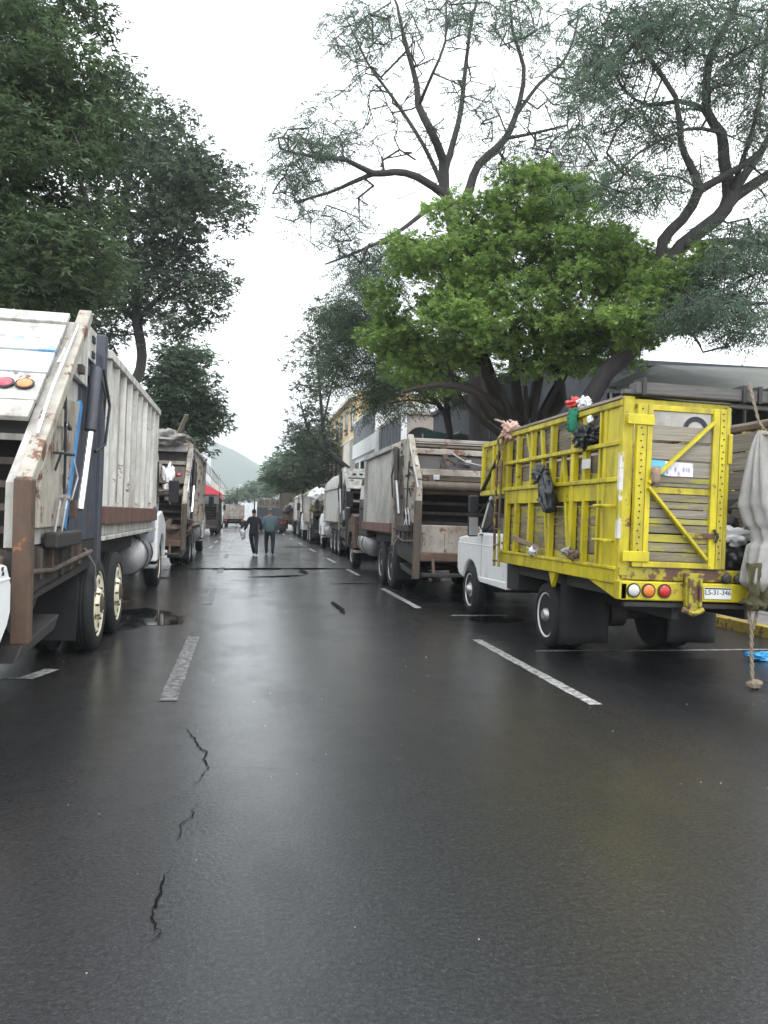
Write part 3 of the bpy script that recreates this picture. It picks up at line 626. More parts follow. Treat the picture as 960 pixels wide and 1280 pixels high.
    B(MB().prism([(cy, 1.0), (cy + 1.5, 1.0), (cy + 1.5, 1.75), (cy + 1.2, ztop - .05), (cy + 1.1, ztop), (cy + .1, ztop), (cy, ztop - .1)], -cw, cw), 'cab', cm, bevel=.05)
    for s in (-1, 1):
        B(MB().prism([(cy + .35, 1.78), (cy + 1.38, 1.78), (cy + 1.13, ztop - .2), (cy + .35, ztop - .2)], *sorted((s * cw, s * (cw + .015)))), 'side_window', 'glass')
        a = [(yf - r - .42, .62)] + [(yf - (r + .09) * math.cos(t), r + (r + .09) * math.sin(t)) for t in [R(10 + 16 * i) for i in range(11)]] + [(yf + r + .18, .66), (yf + r + .2, 1.35), (yf - .1, 1.62), (yf - r - .35, 1.55)]
        B(MB().prism(a, *sorted((s * (hw - .42), s * (hw - .02)))), 'fender', P['fender'], bevel=.03)
        B(MB().tube([(s * cw, cy + 1.3, 2.0), (s * (cw + .3), cy + 1.35, 2.05)], .015, 6).box(*sorted((s * (cw + .2), s * (cw + .4))), cy + 1.33, cy + 1.38, 1.8, 2.25), 'mirror', 'black')
        B(MB().box(*sorted((s * (hw - .35), s * (hw - .2))), yf - r - .30, yf - r - .24, 1.62, 1.74), 'marker_light', 'redpink')
    B(MB().prism([(cy + 1.5, 1.0), (yf + r + .2, 1.0), (yf + r + .22, 1.5), (yf + r, 1.68), (cy + 1.5, 1.85)], -.65, .65), 'hood', cm, bevel=.05)
    B(MB().tube([(hw - .15, cy - .08, 1.2), (hw - .15, cy - .08, ztop + .35)], .06, 12), 'exhaust_stack', 'dark', smooth=True)
    return T

def junk(parent_label, pts, seed, mats, size=.16):
    """rags, sacks and boards lodged on a truck, each a thing"""

PA = dict(w=2.5, top=(2.0, 3.5), mid=(.64, 2.35), low=1.81, foot=.62, body=(3.52, 9.1, 1.26, 3.74), skin='white', clutter=0, rout=.075, wout=.10, deep=-.015, rr=.70, upper='white', rail='cream', post='rusty',
          tside='grey', lplate='cream', strip='blue', frame='bluegrey', ribs=10, patch=True, stripe=(1.45, 1.66), stripemat='brown', skirt='dark', bpost='bluegrey',
          panels=[(0, .10, .02, 'white'), (.115, .27, 0, 'white'), (.285, .40, .01, 'whiteblue'), (.415, .61, 0, 'whiteblue'), (.625, .86, 0, 'white'), (.885, 1.02, .02, 'grey')],
          lights=[(1.03, .745, 'orange'), (.87, .745, 'redpink'), (-1.03, .745, 'orange'), (-.87, .745, 'redpink')], lipmat='rusty', len=12.3, axles=[3.36, 4.76], front=11.06,
          rim='rimcream', cab='cabgrey', fender='whiteclean', lean=R(.8), rod='chrome', cabz=2.8, r=.53)
A = garbage_truck('dirty white garbage truck with blue trim and cream wheel rims, nearest on the left', (-2.91, 6.24, 0), PA, 'garbage trucks parked along the left kerb')
PB = dict(PA, rout=0, wout=0, deep=.05, rr=.62, top=(1.6, 3.45), mid=(.3, 2.3), low=1.8, body=(2.9, 9.5, 1.2, 3.75), skin='cream', upper='grey', tside='tan', lplate='grey', strip='greasebrown', frame='dark', bpost='greasebrown',
          rail='cream', post='greasebrown', stripe=None, ribs=6, panels=[(0, .15, .02, 'grey'), (.55, .95, 0, 'greasebrown')], lights=[(1.0, .75, 'redpink')], len=12, front=11.2, rim='steel', cab='grey',
          beams=[(2.6, .75, .14, 'cream'), (2.95, 1.1, .1, 'tan')], bars=[(2.1, .3, .1, 'greasebrown')], lean=R(1), hopper='dark')
garbage_truck('grimy grey-brown garbage truck hung with sacks, second in the left row', (-2.78, 21.5, 0), PB, 'garbage trucks parked along the left kerb')
PC = dict(PB, detail=1, skin='dark', rail='dark', post='dark', tside='dark', lipmat='dark', cab='dark', fender='dark', bpost='dark', body=(2.4, 8, 1.1, 2.9), top=(1.2, 2.75), mid=(.2, 2.1), low=1.6, panels=[(0, .9, 0, 'dark')], lean=0, lights=[], beams=[], bars=[], w=2.3)
garbage_truck('small dark refuse truck below the red awning on the left', (-2.95, 57, 0), PC, 'garbage trucks parked along the left kerb')
PD = dict(w=2.45, top=(.95, 3.13), mid=(.03, 2.25), low=1.85, foot=.42, body=(2.45, 6.5, 1.2, 3.22), skin='dullgrey', upper='cream', rail='cream', post='greasebrown', tside='tan', lplate='cream',
          strip='greasebrown', frame='greasebrown', ribs=2, ribmat='dullgrey', stripe=(1.22, 1.42), stripemat='brown', bpost='tan', panels=[], lights=[], lipmat='tan', len=10.4, axles=[2.85, 4.1], front=9.4,
          rim='steel', cab='dark', fender='rusty', lip=.95, backing='dark', clutter=26, hopper='dark', skirt='dark', sillmat='rusty', r=.5, roundr=.1, cabz=2.6, lean=R(.8),
          beams=[(3.1, .95, .07, 'tan'), (2.86, .72, .11, 'cream'), (2.42, .12, .12, 'tan'), (2.3, .16, .07, 'rusty'), (2.98, .9, .05, 'greasebrown')],
          bars=[(2.17, .12, .085, 'greasebrown'), (2.06, .3, .05, 'rusty'), (2.7, .75, .03, 'dark')])
D = garbage_truck('grimy beige garbage truck with open empty hopper, just ahead of the yellow truck', (4.37, 14.5, 0), PD, 'garbage trucks parked along the right kerb')
PE = dict(PD, skin='grey', upper='white', rail='white', tside='bluegrey', lplate='dark', frame='dark', cab='grey', fender='whiteclean', post='dark', top=(1.3, 3.3), mid=(.1, 2.5), low=1.8, body=(2.6, 8.2, 1.25, 3.35), roundr=.45,
          axles=[2.9, 4.2, 5.5], front=10.2, len=11, panels=[(0, .45, .02, 'white'), (.5, .95, 0, 'white')], lights=[(-.9, .3, 'ink'), (-.65, .3, 'ink'), (-.35, .3, 'ink')], beams=[(2.1, .1, .1, 'cream')], bars=[], stripe=None, lipmat='dark', lip=.9, rim='rimwhite')
garbage_truck('pale grey garbage truck with rounded top and three axles, third in the right row', (4.86, 28.4, 0), PE, 'garbage trucks parked along the right kerb')
PF = dict(PE, detail=1, axles=[2.9, 4.2], skin='cream', panels=[(0, .9, 0, 'greasebrown')], top=(1.2, 2.85), mid=(.1, 2.2), low=1.7, body=(2.5, 7.2, 1.1, 2.95), roundr=.15, front=9, len=10, lights=[], tside='cream', lplate='grey')
garbage_truck('low cream refuse truck beyond the rounded grey one in the right row', (4.75, 41, 0), PF, 'garbage trucks parked along the right kerb')
garbage_truck('small grey refuse truck half hidden near the far end of the right row', (4.9, 53, 0), dict(PF, skin='grey', rail='white', fender='dark'), 'garbage trucks parked along the right kerb')

# rags, boards and sacks lodged on the garbage trucks
for i, (nm, m, lc, sz, lb, ct) in enumerate((
    ('garbage_bag', 'bagwhite', (-2.0, 22.0, 2.35), (.16, .16, .42), 'long white rag hanging in the tail of the second left truck', 'rag'),
    ('garbage_bag', 'sack', (-2.45, 21.9, 2.5), (.22, .2, .5), 'grey sack hanging in the tail of the second left truck', 'sack'),
    ('rag', 'redpink', (-1.85, 21.75, 2.25), (.1, .08, .14), 'small red rag tied to the second left truck', 'rag'),
    ('garbage_bag', 'sack', (-2.2, 22.9, 3.62), (.6, .5, .2), 'heap of grey sacks on top of the second left truck', 'sack'),
    ('cardboard_bale', 'greasebrown', (-2.1, 21.7, 1.15), (.4, .3, .2), 'heap of brown scraps in the hopper of the second left truck', 'scrap heap'),
    ('garbage_bag', 'bagwhite', (3.72, 40.6, 2.6), (.4, .3, .35), 'white sacks tied on the back of the low cream truck', 'sack'),
    ('garbage_bag', 'mossrag', (3.7, 40.4, 1.9), (.35, .3, .35), 'dark sacks below the white ones on the low cream truck', 'sack'),
    ('rag', 'greasebrown', (5.35, 14.62, 1.95), (.22, .12, .17), 'brown rag hanging from the roller of the beige truck', 'rag'),
    ('rag', 'sack', (5.15, 14.45, 1.03), (.2, .12, .12), 'pale rag on the hopper lip of the beige truck', 'rag'),
    ('cardboard_bale', 'greasebrown', (4.3, 15.35, 2.35), (.7, .2, .1), 'crushed scraps caught behind the cross beam of the beige truck', 'scrap heap'))):
    tag(blob(nm, m, lc, sz, i * 3 + 1, .6, 4, sub=4), lb, ct)
tag(MB().tube([(3.9, 15.0, 2.85), (4.2, 14.95, 2.66), (4.5, 14.95, 2.6), (4.9, 15.0, 2.7), (5.2, 15.05, 2.85)], .018, 6).build('hose', 'steel'), 'pale hose sagging across the upper tail of the beige truck', 'hose')
for a, b, lb in (((-2.7, 22.6, 3.5), (-1.7, 23.6, 3.75), 'long board on top of the second left truck'), ((-1.9, 23.2, 3.7), (-1.62, 22.9, 4.3), 'short board standing up on the second left truck')):
    tag(MB().bar(a, b, .12, .04).build('board', 'woodgrey'), lb, 'board')

# ------------------------------------------------------------------ yellow stake truck (local frame: rear at y = 0, centre x = 0)
Y = thing('stake_truck', 'yellow stake-bed truck with white cab and wooden plank sides', 'truck', (4.65, 7.25, 0))
shy = Matrix.Translation((-1.05, 0, 1.0)) @ Matrix.Rotation(R(1.4), 4, 'Y') @ Matrix.Translation((1.05, 0, -1.0))
def yb(mb, name, mat, parent=Y, bevel=0, **k): return mb.build(name, mat, parent, bevel=bevel, tf=shy, **k)
H = 2.79; BL = 3.52
# side frames, left (-1) and right (+1)
for s in (-1, 1):
    X = 1.05 * s; xo = X + .035 * s; xi = X - .035 * s
    def sx(a, b): return sorted((a, b))
    yb(MB().box(*sx(X + .05 * s, X - .12 * s), .0, BL + .02, .98, 1.13), 'side_rail', 'yellow', bevel=.012)
    yb(MB().box(*sx(X + .065 * s, X - .02 * s), .0, BL + .02, 1.118, 1.15), 'rub_rail', 'yellow', bevel=.006)
    yb(MB().box(*sx(xo + .02 * s, xi), .02, BL, 2.0 - .023, 2.0 + .023), 'side_rail', 'yellow', bevel=.008)
    yb(MB().box(*sx(xo + .02 * s, xi), .02, BL, 2.36 - .023, 2.36 + .023), 'side_rail', 'yellow', bevel=.008)
    yb(MB().box(*sx(xo + .02 * s, xi - .02 * s), .0, BL, H - .075, H - .01), 'top_rail', 'yellow' if s < 0 else 'rusty', bevel=.01)
    yb(MB().box(*sx(xo + .035 * s, xi), .0, BL, H - .008, H + .022), 'top_rail', 'woodgrey', bevel=.004)
    for yy, wd in ((.05, .08), (.38, .07), (.50, .03), (.86, .045), (1.19, .085), (1.83, .075), (2.51, .05), (3.04, .06), (3.44, .08)):
        yb(MB().box(*sx(xo, xi), yy - wd / 2, yy + wd / 2, 1.13, H - .03), 'side_post', 'yellow', bevel=.006)
    yb(MB().box(*sx(xo - .01 * s, xi), .10, .34, 1.13, H - .05), 'corner_panel', 'yellow')
    yb(MB().box(*sx(xo - .012 * s, xi), .40, 3.4, 1.80, 1.975), 'side_panel', 'yellow')
    for yy0, zz0, yy1, zz1 in ((1.24, 1.15, 1.5, 2.34), (1.88, 1.15, 2.22, 2.7), (2.56, 2.36, 2.75, 2.75), (.9, 2.0, .95, 2.75), (1.55, 2.0, 1.48, 2.36)):
        yb(MB().bar((X, yy0, zz0), (X, yy1, zz1), .05, .045, (s, 0, 0)), 'side_brace', 'yellow', bevel=.005)
    for yy in (.17,):
        for zz in (1.40, 1.74): yb(MB().tube([(X + .03 * s, .08, zz), (X + .13 * s, .10, zz), (X + .13 * s, .36, zz), (X + .03 * s, .38, zz)], .016, 8), 'climbing_rung', 'yellow', smooth=True)
    # planks behind the frame
    rnd = random.Random(11 + s); z = 1.15
    while z < H - .14:
        hgt = rnd.choice((.09, .12, .14, .15)) if z < 1.9 else rnd.choice((.16, .2, .22))
        if z + hgt > H - .1: hgt = H - .1 - z
        if s > 0: hgt = .22
        if s < 0 and abs(z - 2.28) < .06: z += .02
        yb(MB().box(*sx(X - .055 * s, X - .085 * s), .1, BL - .04, z + .005, z + hgt - .008), 'side_plank', 'woodgrey' if z > 2.0 or s > 0 else 'woodyellow', bevel=.004)
        z += hgt
# front wall and floor
z = 1.15
while z < H - .1:
    yb(MB().box(-1.0, 1.0, BL - .06, BL - .03, z + .004, z + .17), 'front_plank', 'woodgreyx'); z += .18
for i in range(12): yb(MB().box(-1.0 + i * .167, -1.0 + i * .167 + .155, .02, BL - .08, 1.10, 1.13), 'floor_plank', 'woodgrey')
for x in (-1.0, -.35, .35, 1.0): yb(MB().box(x - .03, x + .03, BL - .03, BL + .02, 1.1, H), 'front_post', 'yellow', bevel=.006)
# over-cab rack
for x in (-1.06, 1.06):
    s = 1 if x > 0 else -1
    for z in (1.97, 2.70): yb(MB().box(x - .03, x + .03, BL + .02, 4.66, z - .035, z + .035), 'rack_rail', 'yellow', bevel=.008)
    for yy in (BL + .12, 4.1, 4.62): yb(MB().box(x - .028, x + .028, yy - .035, yy + .035, 2.0, 2.67), 'rack_post', 'yellow', bevel=.006)
    yb(MB().bar((x + .02 * s, BL + .1, 2.62), (x + .02 * s, 4.6, 2.0), .035, .05, (s, 0, 0)), 'rack_brace', 'dark')
    for k in range(4): yb(MB().box(*sorted((x - .04 * s, x - .06 * s)), BL + .05, 4.62, 2.0 + .165 * k + .004, 2.0 + .165 * k + .16), 'rack_plank', 'woodyellow')
for k in range(4): yb(MB().box(-1.0, 1.0, 4.60, 4.63, 2.0 + .165 * k + .004, 2.0 + .165 * k + .16), 'rack_plank', 'woodgreyx')
for k in range(7): yb(MB().box(-1.02, 1.02, BL + .05 + k * .155, BL + .19 + k * .155, 1.94, 1.965), 'rack_floor_board', 'woodgreyx')
# ladder on the left front corner
for yy in (3.42, 3.62):
    yb(MB().tube([(-1.15, yy, .92), (-1.17, yy, 1.6), (-1.17, yy, 2.72), (-1.10, yy, 2.80)], .02, 8), 'ladder_rail', 'yellowrust', smooth=True)
for z in [1.0 + .22 * k for k in range(8)]: yb(MB().tube([(-1.17, 3.42, z), (-1.17, 3.62, z)], .014, 6), 'ladder_rung', 'yellowrust', smooth=True)
# rear frame
for s in (-1, 1):
    yb(MB().box(*sorted((s * 1.09, s * .975)), -.03, .07, .99, H + .02), 'corner_post', 'yellow', bevel=.01)
yb(MB().box(-1.112, -1.07, -.036, .012, 1.42, 2.26), 'corner_patch', 'yellowwhite', bevel=.006)
yb(MB().box(-1.085, -.99, -.056, -.03, 1.07, 1.15), 'corner_patch', 'yellowrust', bevel=.006)
yb(MB().box(-.975, .04, -.02, .06, H - .06, H + .0), 'rear_header', 'yellow', bevel=.008)
yb(MB().box(.04, .975, -.02, .06, H - .02, H + .02), 'rear_header', 'woodbeam', bevel=.008)
# left leaf of the rear door
dr = yb(MB().box(-.97, -.03, -.075, -.03, 2.68, 2.735), 'rear_door', 'yellow', bevel=.006)
yb(MB().box(-.97, -.03, -.075, -.03, 1.16, 1.215), 'door_bottom_rail', 'yellow', dr, bevel=.006)
for x0, x1 in ((-.97, -.87), (-.865, -.81), (-.17, -.10), (-.095, -.03)):
    yb(MB().box(x0, x1, -.085, -.025, 1.16, 2.735), 'door_stile', 'yellow', dr, bevel=.006)
hol = MB()
for x in (-.92, -.065):
    for k in range(24): hol.lathe([(0, .009), (-.003, .009)], (x + .01 * math.sin(k * 9), -.086, 1.26 + k * .062), 6, 'y')
yb(hol, 'perforation', 'ink', dr)
zs = [(1.22, 1.31), (1.315, 1.40), (1.405, 1.485), (1.495, 1.58), (1.585, 1.64), (1.645, 1.73), (1.735, 1.80), (1.805, 1.875), (1.88, 1.945), (1.95, 1.985), (1.99, 2.045), (2.05, 2.20), (2.21, 2.37), (2.395, 2.545)]
for i, (a, b) in enumerate(zs):
    yb(MB().box(-.815, -.165, -.062 + .004 * (i % 3), -.04 + .004 * (i % 3), a, b - .004), 'door_plank', 'woodgreyx' if i > 10 or i == 5 else ('yellow' if i in (8,) else 'woodyellowx'), dr, bevel=.004)
for a, b in (((-.84, -.095, 1.97), (-.17, -.095, 2.60)), ((-.84, -.095, 1.93), (-.20, -.095, 1.25))):
    yb(MB().bar(a, b, .03, .06, (0, 1, 0)), 'door_brace', 'yellow', dr, bevel=.005)
yb(MB().box(-.45, -.12, -.105, -.08, 1.46, 1.51), 'door_latch', 'yellowrust', dr, bevel=.005)
yb(MB().tube([(-.14, -.11, 1.55), (-.10, -.12, 1.48), (-.12, -.11, 1.42)], .015, 6), 'latch_handle', 'dark', dr, smooth=True)
for z in (2.58, 1.26): yb(MB().box(-1.075, -.80, -.10, -.083, z - .05, z + .05), 'door_hinge', 'yellow', dr, bevel=.006)
yb(MB().box(-.015, .03, -.06, .0, 1.16, 2.76), 'centre_post', 'yellow', dr, bevel=.006)
yb(MB().box(.005, .05, -.08, -.03, 2.2, 2.5), 'centre_post', 'yellow', dr, bevel=.01)
# torn poster pasted on the door planks (flat print)
def poster():
    m, n, b, L = _mat('torn_poster_print')
    tc = N(n, 'ShaderNodeTexCoord'); x = N(n, 'ShaderNodeTexVoronoi', Scale=26); mp = N(n, 'ShaderNodeMapping'); mp.inputs['Scale'].default_value = (1, 1, .5)
    L(tc.outputs['Object'], mp.inputs[0]); L(mp.outputs[0], x.inputs['Vector'])
    r = ramp(n, .0, .55, (.12, .13, .30, 1), (.74, .70, .76, 1)); L(x.outputs['Distance'], r.inputs[0])
    sx_ = N(n, 'ShaderNodeSeparateXYZ'); L(tc.outputs['Object'], sx_.inputs[0]); rx = ramp(n, 0, 1)
    mr = N(n, 'ShaderNodeMath', operation='GREATER_THAN'); L(sx_.outputs[0], mr.inputs[0]); mr.inputs[1].default_value = -.63
    L(mixc(n, L, mr.outputs[0], (.10, .42, .68), r.outputs[0]), b.inputs['Base Color']); return m
M['poster'] = poster()
yb(MB().prism([(-.80, 2.08), (-.62, 2.05), (-.36, 2.055), (-.36, 2.185), (-.80, 2.20)], -.066, -.0655, 'y'), 'poster', 'poster', dr)
# sill, bumper, lamps, plate
yb(MB().box(-1.06, 1.06, -.05, .06, 1.03, 1.15), 'rear_sill', 'yellowrust', bevel=.012)
yb(MB().box(-1.10, 1.08, -.10, .02, .84, 1.022), 'rear_bumper', 'yellow', bevel=.012)
yb(MB().prism([(-.1, .84), (.02, .84), (.75, 1.0), (-.1, 1.0)], -1.08, -1.02), 'gusset', 'yellow', bevel=.006)
yb(MB().prism([(1.55, 1.0), (1.80, 1.0), (1.67, .80)], -1.07, -1.02), 'gusset', 'yellow', bevel=.006)
for x, m in ((-.955, 'clear'), (-.80, 'amber'), (-.635, 'red')):
    l = MB(); disc(l, x, -.105, .935, .056, .025, 'y'); o = yb(l, 'tail_light', m, smooth=True)
    yb(MB().lathe([(-.0, .07), (-.014, .07), (-.014, .057), (-.0, .057)], (x, -.102, .935), 22, 'y'), 'light_ring', 'black', o, smooth=True)
pl = yb(MB().box(-.215, .075, -.112, -.102, .872, .985), 'licence_plate', 'plate', bevel=.003)
text('LS-31-346', .068, 'ink', pl, shy @ Vector((-.07, -.1135, .935)), (R(90), R(1.4), 0), 'plate_lettering')
yb(MB().box(-.21, .07, -.1135, -.112, .968, .982), 'plate_band', 'ink', pl)
yb(MB().prism([(-.45, 1.12), (-.43, .80), (-.38, .74), (-.30, .78), (-.28, 1.0), (-.24, 1.12)], -.16, -.10, 'y').box(-.42, -.39, -.19, -.16, .78, 1.08).box(-.31, -.28, -.19, -.16, .80, 1.06).tube([(-.47, -.15, .77), (-.36, -.18, .73), (-.25, -.15, .77)], .03, 8), 'tow_hitch', 'yellowrust', bevel=.008)
for x in (.0, .13): yb(MB().lathe([(0, .035), (-.05, .05), (-.07, .03)], (x + .03, -.055, 1.075), 12, 'y'), 'marker_light', 'dark', smooth=True)
yb(MB().box(-1.02, 1.02, -.06, .0, .77, .82), 'underrun_bar', 'dark', bevel=.01)
# wooden beam across the top
bm_ = thing('timber_beam', 'weathered grey timber beam laid across the rear top of the yellow truck', 'beam', (4.65, 7.25, 0))
MB().box(-1.0, 1.35, -.10, .06, 2.825, 2.94).box(-1.0, 1.35, -.105, -.10, 2.835, 2.85).build('beam', 'woodbeam', bm_, bevel=.01, tf=shy)
for x in (-.93, .13, .30, .42): MB().box(x - .02, x + .02, -.125, .08, 2.81, 2.98).build('strap', 'dark', bm_, bevel=.004, tf=shy)
MB().box(-1.10, -.93, -.05, .03, 2.83, 2.87).build('beam_end', 'woodbeam', bm_, tf=shy)
# undercarriage
for x in (-.4, .4): MB().box(x - .04, x + .04, .1, 6.1, .62, .82).build('chassis_rail', 'dark', Y, bevel=.01)
MB().box(-.95, .95, .1, BL, .84, .97).build('subframe', 'dark', Y)
for yy in (2.25, 5.6): MB().tube([(-.8, yy, .41), (.8, yy, .41)], .06, 8).build('axle', 'dark', Y)
MB().lathe([(-.16, .05), (-.1, .17), (.1, .17), (.16, .05)], (0, 2.25, .43), 16, 'x').build('differential', 'dark', Y, smooth=True)
for s in (-1, 1):
    wheel(Y, s * .82, 2.25, .405, .22, s, 'rimwhite', .05, nuts=8, n=44, rr=.68)
    wheel(Y, s * .56, 2.25, .405, .22, s, 'rimwhite', .03, nuts=0, n=24)
    wheel(Y, s * .84, 5.6, .405, .22, s, 'rimwhite', .03, nuts=8, n=44, rr=.66)
    MB().grid(lambda a, b, s=s: (s * (.38 + .62 * a), 1.62 + .04 * math.sin(a * 6) - .05 * b, .14 + .84 * b), 8, 8).build('mudflap', 'flap', Y, solid=.012, smooth=True)
# white pickup-type cab
def pickup_front(T, hw, ycab, yfront, yw, r, mat, hoodz, zr, back=None, lower=.60, roof=1.97, glassparent=None):
    a = [(ycab, lower + .03), (yw - r - .14, lower)] + [(yw - (r + .075) * math.cos(t), r + (r + .075) * math.sin(t)) for t in [R(20 + 14 * i) for i in range(11)]] + \
        [(yfront - .08, lower + .02), (yfront, lower + .12), (yfront, hoodz - .16), (yfront - .10, hoodz - .03), (yw - .45, hoodz + .07), (ycab, hoodz + .08)]
    body = MB().prism(a, -hw, -hw + .30).prism(a, hw - .30, hw).build('cab_body', mat, T, bevel=.035, smooth=True)
    MB().prism([(yw - .5, .62), (yfront - .05, .62), (yfront - .03, hoodz - .14), (yfront - .12, hoodz + .0), (yw - .42, hoodz + .085), (yw - .5, hoodz + .085)], -hw + .26, hw - .26).build('hood', mat, T, bevel=.03)
    MB().box(-hw + .25, hw - .25, ycab, yw - .45, lower + .05, hoodz + .06).build('floor_pan', mat, T)
    for s in (-1, 1):
        MB().box(*sorted((s * (hw - .01), s * (hw + .006))), ycab, yfront - .06, hoodz - .135, hoodz - .12).build('crease_line', mat, T, bevel=.004)
        MB().box(*sorted((s * (hw - .01), s * (hw + .002))), yw - r - .22, yw - r - .212, lower + .06, hoodz + .02).build('door_seam', 'ink', T)
        MB().box(*sorted((s * hw, s * (hw + .02))), ycab + .1, ycab + .22, hoodz - .07, hoodz - .04).build('door_handle', 'black', T, bevel=.004)
        MB().prism([(ycab, lower - .03), (yw - r - .16, lower - .02), (yw - r - .12, lower + .06), (ycab, lower + .08)], *sorted((s * (hw - .1), s * (hw + .012)))).build('rocker_panel', mat, T, bevel=.012)
        # greenhouse side: pillar frame and glass
        g = [(ycab + .02, hoodz + .07), (yw - r - .32 + .35, hoodz + .07), (yw - r - .32 - .13, roof - .06), (ycab + .05, roof - .04)]
        MB().prism(g, *sorted((s * (hw - .13), s * (hw - .06)))).build('side_window', 'glass', T)
        p0, p1, p2, p3 = [Vector((s * (hw - .085), q[0], q[1])) for q in g]
        f = MB(); f.bar(p0, p3, .06, .08, (s, 0, 0)); f.bar(p3, p2, .06, .07, (s, 0, 0)); f.bar(p2, p1, .06, .07, (s, 0, 0)); f.build('window_frame', mat, T, bevel=.01)
    MB().prism([(ycab + .02, roof - .06), (yw - r - .45, roof - .06), (yw - r - .52, roof), (ycab + .1, roof + .015)], -hw + .1, hw - .1).build('cab_roof', mat, T, bevel=.02)
    MB().prism([(yw - r + .05, hoodz + .08), (yw - r - .42, roof - .05), (yw - r - .45, roof - .05), (yw - r + .0, hoodz + .08)], -hw + .14, hw - .14).build('windscreen', 'glass', T)
    MB().box(-hw + .15, hw - .15, ycab, ycab + .03, lower + .1, roof - .08).build('cab_back', mat, T)
    MB().box(-hw + .2, hw - .2, yfront + .0, yfront + .12, .48, .64).build('front_bumper', 'chrome', T, bevel=.03)
    MB().box(-.5, .5, yfront - .02, yfront + .01, .80, hoodz - .2).build('grille', 'black', T)
    for s in (-1, 1): MB().box(*sorted((s * (hw - .28), s * (hw - .03))), yfront - .03, yfront + .015, .84, hoodz - .2).build('headlight', 'clear', T, bevel=.01)
pickup_front(Y, .93, 3.72, 6.42, 5.6, .405, 'whiteclean', 1.29, 1.97)
for s in (-1, 1):
    m_ = MB().box(s * 1.10 - .085, s * 1.10 + .085, 4.86, 4.93, 1.30, 1.62).box(s * 1.10 - .085, s * 1.10 + .085, 4.86, 4.93, 1.66, 1.95).build('mirror', 'black', Y, bevel=.03)
    MB().box(s * 1.10 - .07, s * 1.10 + .07, 4.85, 4.862, 1.32, 1.60).build('mirror_glass', 'steel', m_, bevel=.01)
    MB().tube([(s * .88, 5.05, 1.38), (s * 1.06, 4.92, 1.6), (s * .86, 4.75, 1.9)], .012, 6).build('mirror_bracket', 'black', m_)
MB().tube([(-.94, 4.9, 1.33), (-.955, 5.0, 1.33)], .012, 6).build('antenna_base', 'black', Y)
MB().box(-.93, -.5, BL - .25, 3.72, .60, .98).build('cab_shield', 'dark', Y, bevel=.02)

# things on and in the yellow truck
def W(x, y, z): return tuple((shy @ Vector((x, y, z))) + Vector((4.65, 7.25, 0)))
def rag(name, mat, top, wdt, ln, label, cat, seed=1, lean_=(0, 0), axis='y', taper=.35):
    """cloth or bag caught at the top and hanging in folds"""
    rnd = random.Random(seed); ph = rnd.uniform(0, 6)
    def f(a, b):
        k = (a - .5) * wdt * (1 - (1 - taper) * b ** 1.3) * (.55 + .9 * min(1, b * 3.0) if taper < .8 else 1)
        fold = .035 * math.sin(a * 17 + ph + b * 2) + .02 * math.sin(a * 31 + b * 9 + ph) + .03 * mnoise.noise(Vector((a * 4, b * 5, seed)))
        o = Vector((-fold - .03 * math.sin(b * 3), k + lean_[0] * b, -b * ln + .05 * mnoise.noise(Vector((a * 3, b * 3, seed + 9)))))
        if axis == 'x': o = Vector((o.y, o.x, o.z))
        return tuple(Vector(top) + o)
    o = MB().grid(f, 22, 26).build(name, mat, None, smooth='all', solid=.006)
    return tag(o, label, cat)
tag(blob('plastic_bag', 'bagblack', W(-1.16, 1.95, 2.12), (.05, .26, .10), 5, .8, 5), 'crumpled black plastic bag caught on the middle rail of the yellow truck', 'bag')
rag('plastic_bag', 'bagblack', W(-1.17, 1.72, 2.12), .42, .44, 'black plastic bag tail hanging from the middle rail of the yellow truck', 'bag', 3, (-.12, 0))
tag(blob('garbage_bundle', 'bagblack', W(-1.10, .83, 2.50), (.08, .24, .11), 8, .8, 5), 'black bundle wedged on the upper rail of the yellow truck', 'bundle')
tag(blob('paper_cup', 'bagwhite', W(-1.10, .72, 2.66), (.03, .05, .045), 9, .4, 5, sub=3), 'small white paper stuck behind the top rail of the yellow truck', 'paper')
tag(MB().box(-1.118, -1.108, .64, .84, 2.14, 2.24).build('paper_card', 'clear', tf=Matrix.Translation((4.65, 7.25, 0)) @ shy), 'white card wedged between the side rails of the yellow truck', 'card')
rag('green_cloth', plain('green_cloth', (.01, .15, .08), .8), W(-1.12, 1.08, 2.83), .17, .28, 'green cloth hanging over the top rail of the yellow truck', 'cloth', 5, taper=.8)
tag(blob('red_cloth', plain('coral_red_cloth', (.72, .10, .08), .7), W(-1.05, 1.22, 2.90), (.08, .15, .06), 12, .7, 5), 'coral red cloth on top of the yellow truck side', 'cloth')
tag(blob('white_cloth', 'bagwhite', W(-1.05, 1.02, 2.88), (.06, .09, .06), 13, .7, 5), 'white cloth knot between the red and the green cloth', 'cloth')
tag(blob('cloth_doll', plain('pale_pink_cloth', (.52, .34, .27), .8), W(-1.10, 3.35, 2.80), (.09, .15, .13), 14, .9, 5), 'pinkish soft toy tied at the front top corner of the yellow truck', 'toy')
tag(MB().bar(W(-.8, 3.4, 2.80), W(-1.0, 4.3, 3.08), .05, .02).bar(W(-.7, 3.6, 2.8), W(-.75, 4.4, 3.1), .04, .02).build('stick', 'woodgrey'), 'pair of pale sticks poking up beside the soft toy', 'stick')
tag(MB().prism([(2.0, 1.24), (2.9, 1.30), (3.0, 1.38), (2.6, 1.33), (2.05, 1.28)], -1.13, -1.11).build('splintered_board', 'woodbrown', tf=Matrix.Translation((4.65, 7.25, 0)) @ shy), 'splintered brown board lodged at the foot of the side frame', 'board')
